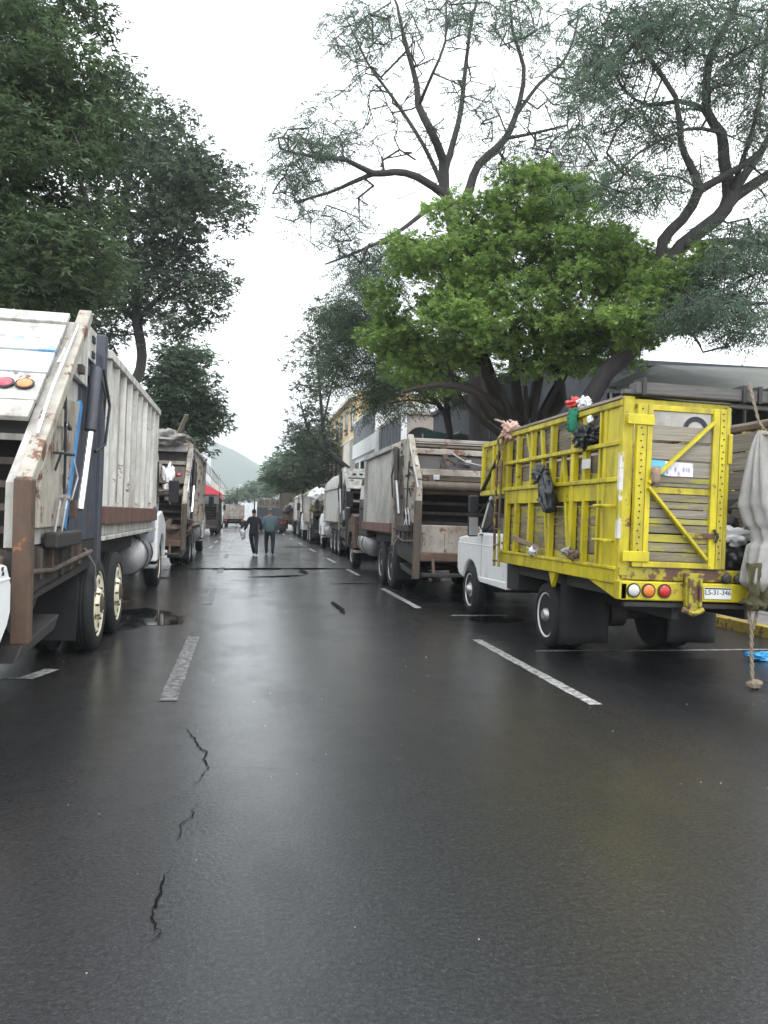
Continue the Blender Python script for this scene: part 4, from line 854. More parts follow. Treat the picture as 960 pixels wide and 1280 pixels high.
for i, (y_, m) in enumerate(((2.2, 'bagwhite'), (.95, 'woodbrown'), (1.15, 'sack'))):
    tag(blob('scrap', m, W(-1.12, y_, 1.20 + .02 * i), (.05, .09, .05), 21 + i, .9, 6, sub=3), ('white scrap lodged low on the side frame', 'brown crumpled scrap low on the yellow side frame', 'pale crumpled scrap low on the yellow side frame')[i], 'scrap')
tag(blob('brown_hose_end', 'woodbrown', W(-.78, -.12, 2.04), (.05, .03, .10), 31, .5, 4, sub=3), 'brown rag tied where the two door braces meet', 'rag')
tag(blob('garbage_bag', 'bagblack', W(.30, .35, 1.30), (.34, .3, .26), 41, .5, 3), 'large black bag on the bed behind the hanging sack', 'bag')
tag(blob('garbage_bag', 'bagwhite', W(.24, .22, 1.50), (.26, .18, .09), 42, .6, 5), 'crumpled white bag on top of the black bag', 'bag')
tag(blob('yellow_packet', 'yellow', W(.20, .5, 1.70), (.10, .05, .06), 43, .3, 4, sub=3), 'small yellow packet above the crumpled white bag', 'packet')
tag(blob('garbage_bag', 'dark', W(.35, 1.2, 1.62), (.5, .5, .40), 44, .6, 3), 'dark heap of bags deep inside the yellow truck', 'bags')
tag(blob('cardboard_heap', 'rusty', W(.40, 2.0, 1.85), (.5, .5, .35), 45, .6, 3), 'brown cardboard heap deep inside the yellow truck', 'cardboard')
# hanging woven sack
def sackfn(a, b):
    t = a * 2 * math.pi; z = b
    cx = .30 + .40 * min(1, z * 1.6) + .05 * math.sin(z * 5); rad = .035 + .47 * (min(1, z / .42)) ** .8 * (1 - max(0, z - .86) / .14 * .75) - .02 * math.sin(z * 5) * z
    k = 1 + .13 * math.sin(t * 5 + z * 1.2) * (.4 + .6 * z) + .07 * math.sin(t * 13 - z * 2) + .03 * math.sin(t * 29 + z * 3) + .16 * mnoise.noise(Vector((math.cos(t) * 1.6, math.sin(t) * 1.6, z * 2.2)))
    if abs(z - .60) < .05: k *= .93
    return (4.65 + cx + rad * k * math.cos(t), 7.02 + rad * k * .30 * math.sin(t), 2.50 - 1.72 * z)
sk = MB().grid(sackfn, 56, 60).build('woven_sack', 'sack', None, smooth='all')
tag(sk, 'big dirty white woven sack hanging at the open rear of the yellow truck', 'sack')
def rope(pts, r, label, mat='rope'):
    # two strands twisted round each other
    P = [Vector(p) for p in pts]; dense = []
    for a, b in zip(P[:-1], P[1:]):
        n = max(2, int((b - a).length / .012)); dense += [a.lerp(b, i / n) for i in range(n)]
    mb = MB()
    for ph in (0, math.pi): mb.tube([p + Vector((math.cos(i * .55 + ph), math.sin(i * .55 + ph) * .6, math.sin(i * .55 + ph) * .5)) * r * .55 for i, p in enumerate(dense)], r * .62, 5)
    return tag(mb.build('rope', mat, None, smooth='all'), label, 'rope')
rope([(4.87, 7.13, 2.98), (4.88, 7.08, 2.8), (4.92, 7.05, 2.6), (4.97, 7.02, 2.5)], .016, 'pale rope tying the woven sack to the timber beam')
rope([(4.93, 7.02, 2.47), (5.05, 6.9, 2.44), (5.25, 6.78, 2.36), (5.5, 6.75, 2.28)], .02, 'pale rope slung along the top of the woven sack')
rope([(5.6, 6.72, 1.93), (5.3, 6.72, 1.86), (5.12, 6.74, 1.76), (5.0, 6.78, 1.6), (4.97, 6.8, 1.5), (5.02, 6.78, 1.48), (5.08, 6.76, 1.6)], .012, 'dark cord tied round the middle of the woven sack', 'mossrag')
rope([(4.86, 7.05, .92), (4.85, 7.04, .7), (4.875, 7.03, .55), (4.87, 7.02, .35), (4.87, 7.0, .08)], .02, 'brown rope hanging down to the road behind the yellow truck')
rope([(4.95, 7.05, .90), (4.94, 7.04, .75), (4.89, 7.03, .56)], .016, 'second short brown rope knotted into the hanging one')
tag(blob('rope_knot', 'rope', (4.88, 6.98, .05), (.07, .05, .045), 51, .6, 5, sub=3), 'frayed rope end lying on the road under the hanging rope', 'rope end')
rag('moss_rag', 'mossrag', (4.93, 6.98, 1.22), .30, .46, 'greenish brown rag hanging below the woven sack', 'rag', 9, (0, 0), 'x', .8)
tag(blob('moss_clump', 'mossrag', (4.93, 7.02, .82), (.17, .1, .05), 53, .5, 5, sub=3), 'dark clotted hem of the hanging rag', 'rag')
tag(blob('blue_wrapper', plain('blue_plastic', (.02, .30, .62), .3), (5.98, 8.45, .05), (.17, .10, .045), 61, .7, 5), 'crumpled blue plastic wrapper in the gutter behind the yellow truck', 'wrapper')
tag(blob('white_scrap', 'bagwhite', (5.85, 7.7, .01), (.09, .05, .012), 62, .6, 4, sub=3), 'flat white scrap on the road by the right kerb', 'scrap')

# ------------------------------------------------------------------ white pickup cut by the left edge
PK = thing('pickup_truck', 'white pickup truck whose front corner enters at the left edge', 'pickup', (-2.52, 0.75, 0))
pickup_front(PK, .93, 2.4, 5.22, 4.42, .44, 'whiteclean', 1.24, 2.0, lower=.75)
for s in (-1, 1): wheel(PK, s * .80, 4.42, .44, .25, s, 'rimwhite', .05, n=32); wheel(PK, s * .80, 1.2, .44, .25, s, 'rimwhite', .05, n=32)
MB().box(-.93, .93, .0, 2.35, .75, 1.30).build('cargo_bed', 'whiteclean', PK, bevel=.04)
text('%', .09, 'ink', PK, (.9325, 4.99, 1.17), (R(90), 0, R(90)), 'badge')

# ------------------------------------------------------------------ far vehicles
M['carglass'] = plain('tinted_car_glass', (.012, .014, .018), .35, spec=.2); M['carglass'].node_tree.nodes['Principled BSDF'].inputs['Specular IOR Level'].default_value = .15
def far_car(label, loc, rz, mat, l=4.4, w_=1.8, h=1.5, kind='car', cargo=None):
    T = thing('parked_car' if kind == 'car' else 'pickup_truck', label, kind, loc, rz)
    a = [(0, .35), (.02, .85), (.15, h * .62), (1.0, h * .66), (l - 1.3, h * .64), (l - .2, h * .52), (l, .7), (l, .35)]
    MB().prism(a, -w_ / 2, w_ / 2).build('body', mat, T, bevel=.06)
    MB().prism([(.25, h * .6), (.75, h), (l - 2.2, h), (l - 1.35, h * .62)], -w_ / 2 + .12, w_ / 2 - .12).build('glasshouse', 'carglass', T, bevel=.03)
    MB().prism([(.78, h - .01), (l - 2.2, h - .01), (l - 2.3, h + .05), (.85, h + .05)], -w_ / 2 + .15, w_ / 2 - .15).build('car_roof', mat, T, bevel=.02)
    for s in (-1, 1):
        MB().box(*sorted((s * (w_ / 2 - .3), s * (w_ / 2 - .05))), -.02, .05, .75, .92).build('tail_light', 'red', T)
        for yy in (.8, l - .85):
            MB().lathe([(-.1, .2), (-.1, .32), (.1, .32), (.1, .2)], (s * (w_ / 2 - .08), yy, .32), 18).build('wheel', 'rubber', T)
    MB().box(-.26, .26, -.025, .0, .62, .76).build('licence_plate', 'plate', T)
    return T
far_car('dark blue estate car driving away ahead of the two men', (2.1, 66, 0), 0, 'cardark', 4.8, 2.3, 2.1)
far_car('dark blue saloon standing across the road at the far crossing', (-3.6, 94, 0), R(-78), 'carblue', 4.6, 1.8, 1.2)
far_car('small white van parked at the far left kerb', (-3.1, 84, 0), 0, 'whiteclean', 4.6, 1.8, 2.0)
def box_truck(label, loc, skin, w_, h, l, z0=1.0, stakes=False, group=None):
    T = thing('box_truck' if not stakes else 'dump_truck', label, 'truck', loc, 0, group)
    hw = w_ / 2
    for s in (-1, 1):
        MB().box(*sorted((s * hw, s * (hw - .08))), 0, l, z0, h).build('side_wall', skin, T, bevel=.01)
        for k in range(6): MB().box(*sorted((s * hw, s * (hw + .06))), .1 + k * (l - .3) / 5, .22 + k * (l - .3) / 5, z0, h).build('side_stake', skin, T)
        for yy in (1.2, 2.3, l + 1.6): MB().lathe([(-.15, .3), (-.15, .5), (.15, .5), (.15, .3)], (s * (hw - .2), yy, .5), 18).build('wheel', 'rubber', T)
        MB().box(*sorted((s * (hw - .3), s * (hw - .02))), -.08, .0, z0 - .35, z0 - .2).build('tail_light', 'red', T)
        MB().box(*sorted((s * (hw - .5), s * (hw - .03))), .5, .52, .2, z0).build('mudflap', 'rubber', T)
    MB().box(-hw + .08, hw - .08, l - .08, l, z0, h).build('front_wall', skin, T)
    n = 4
    for i in range(n):
        for j in range(2):
            a = -hw + .06 + i * (w_ - .12) / n
            MB().box(a + .02, a + (w_ - .12) / n - .02, -.02, .04, z0 + j * (h - z0) / 2 + .03, z0 + (j + 1) * (h - z0) / 2 - .03).build('tail_panel', skin, T, bevel=.02)
    MB().box(-hw, hw, -.06, .02, z0 - .1, z0).build('tail_sill', skin, T)
    MB().box(-.5, .5, .2, l + 2, .55, z0 - .05).build('chassis', 'dark', T)
    MB().box(-hw, hw, 0, l, z0 - .05, z0).build('bed', 'dark', T)
    MB().prism([(l + .2, .6), (l + 2.2, .6), (l + 2.2, 1.4), (l + 1.7, 2.4), (l + .2, 2.4)], -hw + .1, hw - .1).build('cab', 'cabgrey', T, bevel=.05)
    return T
box_truck('brown high-sided truck with scrap load near the far end of the right row', (4.85, 74, 0), 'greasebrown', 2.6, 3.5, 5, 1.1, True)
box_truck('pale grey box truck ahead of the dark estate car', (2.7, 84, 0), 'tan', 2.5, 3.1, 4.5, .95)
box_truck('grey-brown dump truck at the far crossing', (-1.1, 92, 0), 'tan', 2.2, 2.5, 4, 1.0, True)
for i in range(5):
    a = random.uniform(3.8, 5.8)
    tag(blob('scrap_sack', ['greasebrown', 'sack', 'rusty', 'tan', 'mossrag'][i], (3.9 + i * .45, 73.8, 2.0 + .35 * (i % 3)), (.35, .3, .35), 70 + i, .6, 4, sub=3), ('brown', 'pale grey', 'rust coloured', 'tan', 'greenish')[i] + ' sack hung on the tail of the brown high-sided truck', 'sack')

# ------------------------------------------------------------------ the two men
def person(name, label, loc, rz, h, joints, radii, zones, hair, hands=True):
    """one skinned body; materials by height zones"""
    T = thing('person', label, 'person', loc, rz)
    names = list(joints); idx = {k: i for i, k in enumerate(names)}
    me = bpy.data.meshes.new('body')
    me.from_pydata([joints[k][0] for k in names], [(idx[joints[k][1]], idx[k]) for k in names if joints[k][1]], [])
    o = bpy.data.objects.new('body_rig', me); col.objects.link(o)
    m = o.modifiers.new('skin', 'SKIN'); s = o.modifiers.new('sub', 'SUBSURF'); s.levels = 2; s.render_levels = 2
    for k in names:
        v = me.skin_vertices[0].data[idx[k]]; r = radii[k]; v.radius = (r, r) if not isinstance(r, tuple) else r
    me.skin_vertices[0].data[0].use_root = True
    bm = bpy.data.meshes.new_from_object(o.evaluated_get(bpy.context.evaluated_depsgraph_get())); bpy.data.objects.remove(o)
    bm.name = 'body'; bm.materials.clear()
    mats = []; 
    for z in zones:
        if z[-1] not in mats: mats.append(z[-1])
    for m_ in mats: bm.materials.append(M[m_])
    for p in bm.polygons:
        c = p.center; p.use_smooth = True
        for fn, mm in zones:
            if fn(c): p.material_index = mats.index(mm); break
    b = bpy.data.objects.new('body', bm); col.objects.link(b); b.parent = T
    k = h / 1.75
    b.scale = (k, k, k)
    hd = MB()
    hc = joints['head'][0]
    def hf(a, b_):
        t = a * 2 * math.pi; e = R(-20 + 110 * b_)
        return (hc[0] + .087 * math.cos(t) * math.cos(e), hc[1] - .012 + .102 * math.sin(t) * math.cos(e), hc[2] + .035 + .112 * math.sin(e))
    hd.grid(hf, 20, 8)
    ho = hd.build('hair', hair, T, smooth='all'); ho.scale = (k, k, k)
    return T
def man(pose):
    # pose: offsets (swing of legs and arms); faces +y
    ls, rs, la, ra = pose['l'], pose['r'], pose['la'], pose['ra']
    J = {'pelvis': ((0, 0, .95), None), 'belly': ((0, .01, 1.10), 'pelvis'), 'chest': ((0, 0, 1.32), 'belly'), 'neck': ((0, -.01, 1.50), 'chest'), 'chin': ((0, .012, 1.57), 'neck'), 'head': ((0, .02, 1.66), 'chin'), 'crown': ((0, .01, 1.71), 'head')}
    Rr = {'pelvis': (.155, .115), 'belly': (.15, .12), 'chest': (.165, .125), 'neck': .062, 'chin': .066, 'head': .092, 'crown': .07}
    for n, s, q in (('l', -1, ls), ('r', 1, rs)):
        J['hip' + n] = ((s * .11, q * .05, .86), 'pelvis'); J['knee' + n] = ((s * .13, q * .20 + .03, .48), 'hip' + n); J['ankle' + n] = ((s * .12, q * .26 - .03, .10 + max(0, -q) * .06), 'knee' + n); J['toe' + n] = ((s * .13, q * .26 + .14, .045), 'ankle' + n)
        Rr['hip' + n] = .11; Rr['knee' + n] = .082; Rr['ankle' + n] = .062; Rr['toe' + n] = .038
    for n, s, q in (('l', -1, la), ('r', 1, ra)):
        ex, ey, wx, wy, wz = q
        J['sh' + n] = ((s * .19, 0, 1.42), 'chest'); J['el' + n] = ((s * ex, ey, 1.14), 'sh' + n); J['wr' + n] = ((s * wx, wy, wz), 'el' + n)
        Rr['sh' + n] = .075; Rr['el' + n] = .058; Rr['wr' + n] = .032
        d = Vector((s * (wx - ex), wy - ey, wz - 1.14)).normalized(); wv = Vector((s * wx, wy, wz)); p = wv + d * .07
        J['palm' + n] = (tuple(p), 'wr' + n); Rr['palm' + n] = (.022, .036)
        sd = Vector((0, 1, 0))
        for f, (off, ln) in enumerate(((-.027, .055), (-.009, .075), (.009, .082), (.027, .07))):
            b0 = p + sd * off + d * .02; b1 = b0 + d * ln * .6; b2 = b1 + d * ln * .45 + Vector((-s * .018, 0, 0))
            J['f%d%s' % (f, n)] = (tuple(b1), 'palm' + n); J['g%d%s' % (f, n)] = (tuple(b2), 'f%d%s' % (f, n)); Rr['f%d%s' % (f, n)] = .010; Rr['g%d%s' % (f, n)] = .008
        th = wv + d * .03 + sd * .04 + Vector((-s * .01, 0, 0)); J['th' + n] = (tuple(th), 'wr' + n); J['ti' + n] = (tuple(th + d * .045 + sd * .01), 'th' + n); Rr['th' + n] = .011; Rr['ti' + n] = .009
    return J, Rr
J, Rr = man(dict(l=.5, r=-.5, la=(.27, -.03, .30, .02, .92), ra=(.26, -.02, .27, .06, .92)))
Rr['chest'] = (.25, .16); Rr['belly'] = (.24, .16); Rr['pelvis'] = (.20, .14)
p1 = person('person', 'man in a teal-grey jacket and dark trousers walking away, on the right of the pair', (1.0, 31.2, 0), R(-3), 1.76, J, Rr,
       [(lambda c: c.z > 1.51, 'skin'), (lambda c: abs(c.x) > .2 and c.z < .90, 'skin'), (lambda c: c.z > .90, 'jacket'), (lambda c: c.z < .085, 'shoe'), (lambda c: True, 'jeans')], 'hair')
J, Rr = man(dict(l=-.7, r=.7, la=(.30, -.08, .36, .02, .96), ra=(.30, .02, .28, .14, .98)))
Rr['chest'] = (.19, .13)
J['kneel'] = ((-.05, .16, .50), 'hipl'); J['anklel'] = ((.03, .22, .12), 'kneel'); J['toel'] = ((.05, .34, .06), 'anklel'); J['kneer'] = ((.10, -.02, .49), 'hipr'); J['ankler'] = ((.10, -.26, .14), 'kneer'); J['toer'] = ((.11, -.14, .05), 'ankler')
p2 = person('person', 'man in dark clothes carrying a white bag, walking on the left of the pair', (.38, 30.6, 0), R(4), 1.70, J, Rr,
       [(lambda c: c.z > 1.51, 'skin'), (lambda c: abs(c.x) > .2 and c.z < .96, 'skin'), (lambda c: c.z > .92, 'darkcloth'), (lambda c: c.z < .085, 'shoe'), (lambda c: True, 'jeans')], 'hairdark')
tag(blob('white_bag', 'bagwhite', (-.02, 30.6, .80), (.09, .13, .2), 77, .5, 3, sub=3), 'white bag held in the left hand of the man in dark clothes', 'bag')

# ------------------------------------------------------------------ buildings
def window(parent, face, x, y, z, wd, h, wall_off=.0, glass='glass', frame='greyclad', bars=1):
    """face 'x': window in a wall facing -x at x; face 'y': in a wall facing -y at y"""
    def bx(a0, a1, d0, d1, z0, z1):
        return MB().box(d0, d1, a0, a1, z0, z1) if face == 'x' else MB().box(a0, a1, d0, d1, z0, z1)
    d = x if face == 'x' else y; c = y if face == 'x' else x
    def fr(mb, a0, a1, z0, z1, e0=-.05, e1=.03):
        b = bx(a0, a1, d + e0, d + e1, z0, z1); mb.add(b.v, b.f)
    mb = MB(); t = .06
    fr(mb, c - wd / 2, c - wd / 2 + t, z, z + h); fr(mb, c + wd / 2 - t, c + wd / 2, z, z + h); fr(mb, c - wd / 2 + t, c + wd / 2 - t, z, z + t); fr(mb, c - wd / 2 + t, c + wd / 2 - t, z + h - t, z + h)
    w_ = mb.build('window', frame, parent)
    for i in range(bars + 1):
        a0 = c - wd / 2 + t + (wd - 2 * t) * i / (bars + 1); a1 = c - wd / 2 + t + (wd - 2 * t) * (i + 1) / (bars + 1)
        bx(a0 + .02, a1 - .02, d - .012, d + .01, z + t, z + h - t).build('pane', glass, w_)
    bx(c - wd / 2 - .08, c + wd / 2 + .08, d - .14, d + .0, z - .1, z - .01).build('sill', frame, w_)
    return w_
def building(name, label, x0, x1, y0, y1, h, wall, z0=.14, roofm=None):
    T = thing(name, label, 'building', ((x0 + x1) / 2, (y0 + y1) / 2, 0))
    T.matrix_world = Matrix.Translation(((x0 + x1) / 2, (y0 + y1) / 2, 0)); tf = Matrix.Translation((-(x0 + x1) / 2, -(y0 + y1) / 2, 0))
    class PT: pass
    def part(mb, n, m, parent=T, **k): return mb.build(n, m, parent, tf=tf, **k)
    part(MB().box(x0, x1, y0, y1, 0, h), 'wall', wall)
    part(MB().box(x0 - .15, x1 + .1, y0 - .15, y1 + .1, h, h + .18), 'roof', roofm or wall)
    T['_'] = 0; del T['_']
    return T, part, tf
def bwin(T, tf, **k):
    w_ = window(T, **k)
    for o in [w_]:
        o.location = tf.translation
    return w_
# pale yellow block
T, part, tf = building('apartment_building', 'pale yellow three-storey building beyond the parked garbage trucks on the right', 8.6, 20, 62.5, 86, 11.2, 'yellowwall')
for fl in range(3):
    for k in range(6): bwin(T, tf, face='x', x=8.6, y=64.8 + k * 3.7, z=1.4 + 3.6 * fl, wd=1.5, h=1.9)
    part(MB().box(8.45, 8.6, 62.5, 86, 4.1 + 3.6 * fl, 4.3 + 3.6 * fl), 'ledge', 'creamwall')
part(MB().box(8.1, 8.6, 62.4, 86, 10.9, 11.15), 'cornice', 'creamwall')
part(MB().box(8.1, 8.55, 62.6, 66.5, 4.4, 7.4), 'balcony_panel', 'creamwall')
# white shop block
T, part, tf = building('shop_building', 'white building with a grey panelled upper band and blank white sign band on the right', 8.5, 20, 50.6, 62.3, 8.7, 'whitewall')
n = 18
for k in range(n): part(MB().box(8.34, 8.5, 50.7 + k * 11.5 / n, 50.7 + (k + 1) * 11.5 / n - .05, 7.05, 8.5), 'cladding_panel', 'greyclad')
for k in range(6): part(MB().box(8.28, 8.5, 50.65 + k * 1.93, 50.65 + k * 1.93 + 1.91, 5.95, 7.0), 'sign_panel', 'whiteclean')
for k in range(4): bwin(T, tf, face='x', x=8.5, y=52.2 + k * 2.9, z=3.6, wd=1.8, h=2.0, bars=2)
for k in range(5): part(MB().box(8.3, 8.5, 50.7 + k * 2.75, 51.1 + k * 2.75, .14, 3.4), 'pilaster', 'whiteclean')
for k in range(4): part(MB().box(8.42, 8.5, 51.2 + k * 2.75, 53.3 + k * 2.75, .14, 3.0), 'roller_shutter', 'greyclad')
part(MB().box(8.2, 8.5, 50.55, 50.85, 4.0, 8.9), 'corner_fin', 'whiteclean')
# dark clad block with beige end
T, part, tf = building('shop_building', 'low dark clad building with a faded beige end wall behind the beige garbage truck', 8.5, 18, 42.3, 50.4, 7.1, 'pinkwall')
for k in range(9): part(MB().box(8.4, 8.5, 42.4 + k * .89, 42.4 + (k + 1) * .89 - .06, 3.2, 6.95), 'cladding_panel', 'darkclad')
for k in range(8): part(MB().box(8.32, 8.42, 42.35 + k * 1.0, 42.45 + k * 1.0, 3.1, 7.25), 'cladding_fin', 'greyclad')
part(MB().box(8.25, 8.55, 42.2, 42.35, .1, 7.4), 'corner_post', 'whiteclean')
for k in range(3): bwin(T, tf, face='y', x=10 + k * 2.2, y=42.3, z=4.2, wd=1.2, h=1.6)
for k in range(3): part(MB().box(8.42, 8.5, 42.6 + k * 2.6, 44.9 + k * 2.6, .14, 2.9), 'roller_shutter', 'greyclad')
# long grey building behind the trees
T, part, tf = building('market_hall', 'long dark grey market building behind the trees and the yellow truck', 9.6, 44, 25, 40.5, 6.8, 'darkwall')
k = 0
x = 9.6
while x < 43: part(MB().box(x + .02, x + 2.2, 24.9, 25, .2, 3.9), 'wall_panel', 'concrete'); x += 2.25
part(MB().box(9.5, 44, 24.8, 24.98, 4.0, 4.15), 'string_course', 'darkclad')
for k in range(6): part(MB().box(9.5, 9.6, 25.3 + k * 2.5, 27.6 + k * 2.5, .2, 4.2), 'wall_panel', 'concrete')
for k in range(3): bwin(T, tf, face='x', x=9.6, y=27 + k * 4.5, z=4.5, wd=1.8, h=1.0, bars=2)
part(MB().tube([(19, 25.2, 6.4), (19, 25.2, 11.5)], .03, 6), 'mast', 'dark')
for k, x in enumerate((22.6, 23.1, 23.5)): part(MB().tube([(x, 25.4, 6.4), (x, 25.4, 9.6)], .03, 6), 'rebar', 'dark')
T, part, tf = building('brick_house', 'small red brick rooftop room beyond the right end of the dark grey building', 26.9, 32, 30, 34, 9.2, 'brick')
# green awnings by the trees
for i, (xx, yy, zz, m) in enumerate(((7.6, 34, 5.4, 'tarpteal'), (8.2, 29, 4.6, 'tarpteal'))):
    A_ = thing('market_awning', ('tall dark green tarpaulin awning on the right pavement behind the tree trunks', 'lower dark green tarpaulin awning nearer the tree trunks')[i], 'awning', (xx, yy, 0), 0, 'dark green market awnings')
    MB().grid(lambda a, b, zz=zz: (a * 4.2, b * 3.6, zz - .25 * a * 2 + .18 * math.cos(a * 14) * .4 + .15 * math.sin(b * math.pi)), 20, 8).build('canopy', m, A_, smooth='all')
    MB().grid(lambda a, b, zz=zz: (a * 4.2, -.02 + .05 * math.sin(a * 30), zz - .02 - .5 * a - 1.6 * b), 30, 4).build('side_sheet', m, A_, smooth='all')
    for px_ in (0, 4.1): MB().tube([(px_, 0, .14), (px_, 0, zz - .2)], .04, 8).build('post', 'steel', A_)
# olive tarpaulin stall by the yellow truck
S = thing('market_stall', 'market stall under a broad olive grey tarpaulin roof to the right of the yellow truck', 'stall', (8.2, 11, 0))
def tarp(a, b):
    x = a * 11; y = b * 6.5
    return (x, y, 3.42 + 1.85 * b - .10 * math.sin(b * math.pi) * 1.2 + .05 * math.sin(a * 9) * (1 - b) + .02 * x * b - .55 * max(0, (.12 - a) / .12) * b)
MB().grid(tarp, 24, 10).build('tarpaulin', 'tarpgreen', S, smooth='all', solid=.02)
for x in (.1, 3.5, 7):
    MB().tube([(x, .1, .14), (x, .1, 3.3)], .04, 8).build('post', 'steel', S); MB().tube([(x, 6.3, .14), (x, 6.3, 4.6)], .04, 8).build('post', 'steel', S)
MB().box(.05, 10.8, 6.35, 6.42, .15, 4.55).build('back_sheet', 'dark', S)
MB().box(10.75, 10.8, .1, 6.3, .15, 3.6).build('side_sheet', 'dark', S)
for k in range(4): MB().box(.3, 9.8, 2.2, 2.9, .2 + .28 * k, .2 + .28 * k + .25).build('counter_plank', 'woodbrown', S)
sg = thing('shop_sign', 'pale sign board with cut-off rounded dark letters seen through the gap above the rear door', 'sign', (7.1, 12.4, 0))
MB().box(-1.3, 1.05, 0, .05, 2.85, 3.55).build('sign_board', 'dullgrey', sg)
for cx, r_ in ((.38, .235),):
    MB().grid(lambda a, b, cx=cx, r_=r_: (cx + (r_ - .09 * b * r_ / .26) * math.cos(a * math.pi), -.012, (3.14 if r_ > .2 else 3.30) + (r_ - .09 * b * r_ / .26) * math.sin(a * math.pi)), 20, 1).build('letter_arc', 'ink', sg)
MB().box(-1.3, 1.05, -.03, .0, 3.46, 3.50).build('sign_rule', 'ink', sg)
for x in (-1.2, .95): MB().box(x - .03, x + .03, .06, .12, .1, 3.4).build('sign_post', 'dark', sg)

# left side buildings and poles
for nm, lab, a, m in (('house', 'tall white building at the head of the left row, beyond the garbage trucks', (-18, -6.6, 128, 162, 12.6), 'whitewall'),
                      ('house', 'white building with a grey coping further along the left side', (-18, -6.7, 166, 215, 10.4), 'creamwall'),
                      ('house', 'lower cream building at the far left end of the street', (-18, -6.6, 220, 330, 10.6), 'creamwall'),
                      ('house', 'distant pale building closing the left side of the street', (-20, -6.5, 340, 560, 11.5), 'whitewall')):
    T, part, tf = building(nm, lab, *a, m, roofm='greyclad')
    nn = 6
    for fl in range(3):
        for k in range(nn):
            L_ = (a[3] - a[2]) / nn
            w_ = window(T, 'x', a[1], a[2] + L_ * (k + .5), 2 + 3.3 * fl, L_ * .45, 1.7); w_.location = tf.translation
            w_.scale = (-1, 1, 1); w_.location.x = a[1] * 2 + tf.translation.x
A_ = thing('red_awning', 'bright red canvas awning on poles above the small dark truck on the left', 'awning', (-6.3, 96, 0))
MB().prism([(0, 6.0), (1.8, 4.9), (3.7, 3.85), (3.7, 3.2), (2.2, 3.1), (0, 3.6)], 0, 3, 'y').build('canopy', 'redcloth', A_, bevel=.03)
MB().box(-.1, 3.7, -.05, .0, 2.45, 2.68).build('valance', 'bagwhite', A_)
for x in (.1, 3.5): MB().tube([(x, .1, .14), (x, .1, 2.9)], .05, 8).build('post', 'steel', A_)
def pole(loc, h, label, r=.12, arm=False):
    T = thing('street_pole', label, 'pole', loc)
    MB().tube([(0, 0, 0), (0, 0, h)], r, 10, r1=r * .7).build('shaft', 'steel', T, smooth=True)
    MB().box(-.2, .2, -.2, .2, 0, .35).build('footing', 'concrete', T, bevel=.02)
    if arm: MB().tube([(0, 0, h - .2), (.9, 0, h + .15), (1.7, 0, h + .2)], .05, 8).build('arm', 'steel', T); MB().box(1.5, 2.1, -.15, .15, h + .1, h + .25).build('lamp_head', 'steel', T, bevel=.03)
pole((-5.2, 172, 0), 9.6, 'pale street pole beyond the red awning on the left')
pole((-5.3, 120, 0), 6.2, 'short dark pole between the red awning and the white building', .10)
pole((7.9, 105, 0), 9, 'slim street pole half lost in the trees on the far right', .14)

# ------------------------------------------------------------------ hill and far town
def hill(a, b):
    x = -900 + 2600 * a; y = 1250 + 900 * b
    ridge = math.exp(-((x - (-230)) / 330) ** 2) * 190 + 60 * math.exp(-((x + 700) / 300) ** 2) * 2
    h = ridge * math.sin(math.pi * b) ** .8 * (1 + .13 * mnoise.noise(Vector((x / 130, y / 160, 0))) + .05 * mnoise.noise(Vector((x / 35, y / 45, 3))))
    return (x, y, max(-1, h - 2))
M['hillgreen'] = grime('wooded_hillside', (.045, .065, .04), (.10, .10, .07), .4, None, 0, .95, streak=(.012, .012, .012), scale=1)
struct(MB().grid(hill, 160, 60), 'hills', 'hillgreen', smooth='all')
for i, (px_, d, wd, h) in enumerate(((306, 560, 9, 21), (316, 600, 14, 19), (331, 640, 8, 18))):
    p = at(px_, 640, d)
    T, part, tf = building('distant_house', ('small pale house at the foot of the hill', 'wide pale house at the foot of the hill', 'rightmost pale house at the foot of the hill')[i], p.x - wd / 2, p.x + wd / 2, p.y, p.y + 12, h, 'whitewall')
    for k in range(3): w_ = window(T, 'y', p.x - wd / 3 + k * wd / 3, p.y, h - 4, 2, 2); w_.location = tf.translation
T, part, tf = building('apartment_building', 'flat-roofed green-grey block rising behind the far right trees', 10, 22, 150, 165, 10.3, 'tarpgreen')
for k in range(4): bwin(T, tf, face='y', x=11.5 + k * 2.8, y=150, z=7.2, wd=1.6, h=1.5)

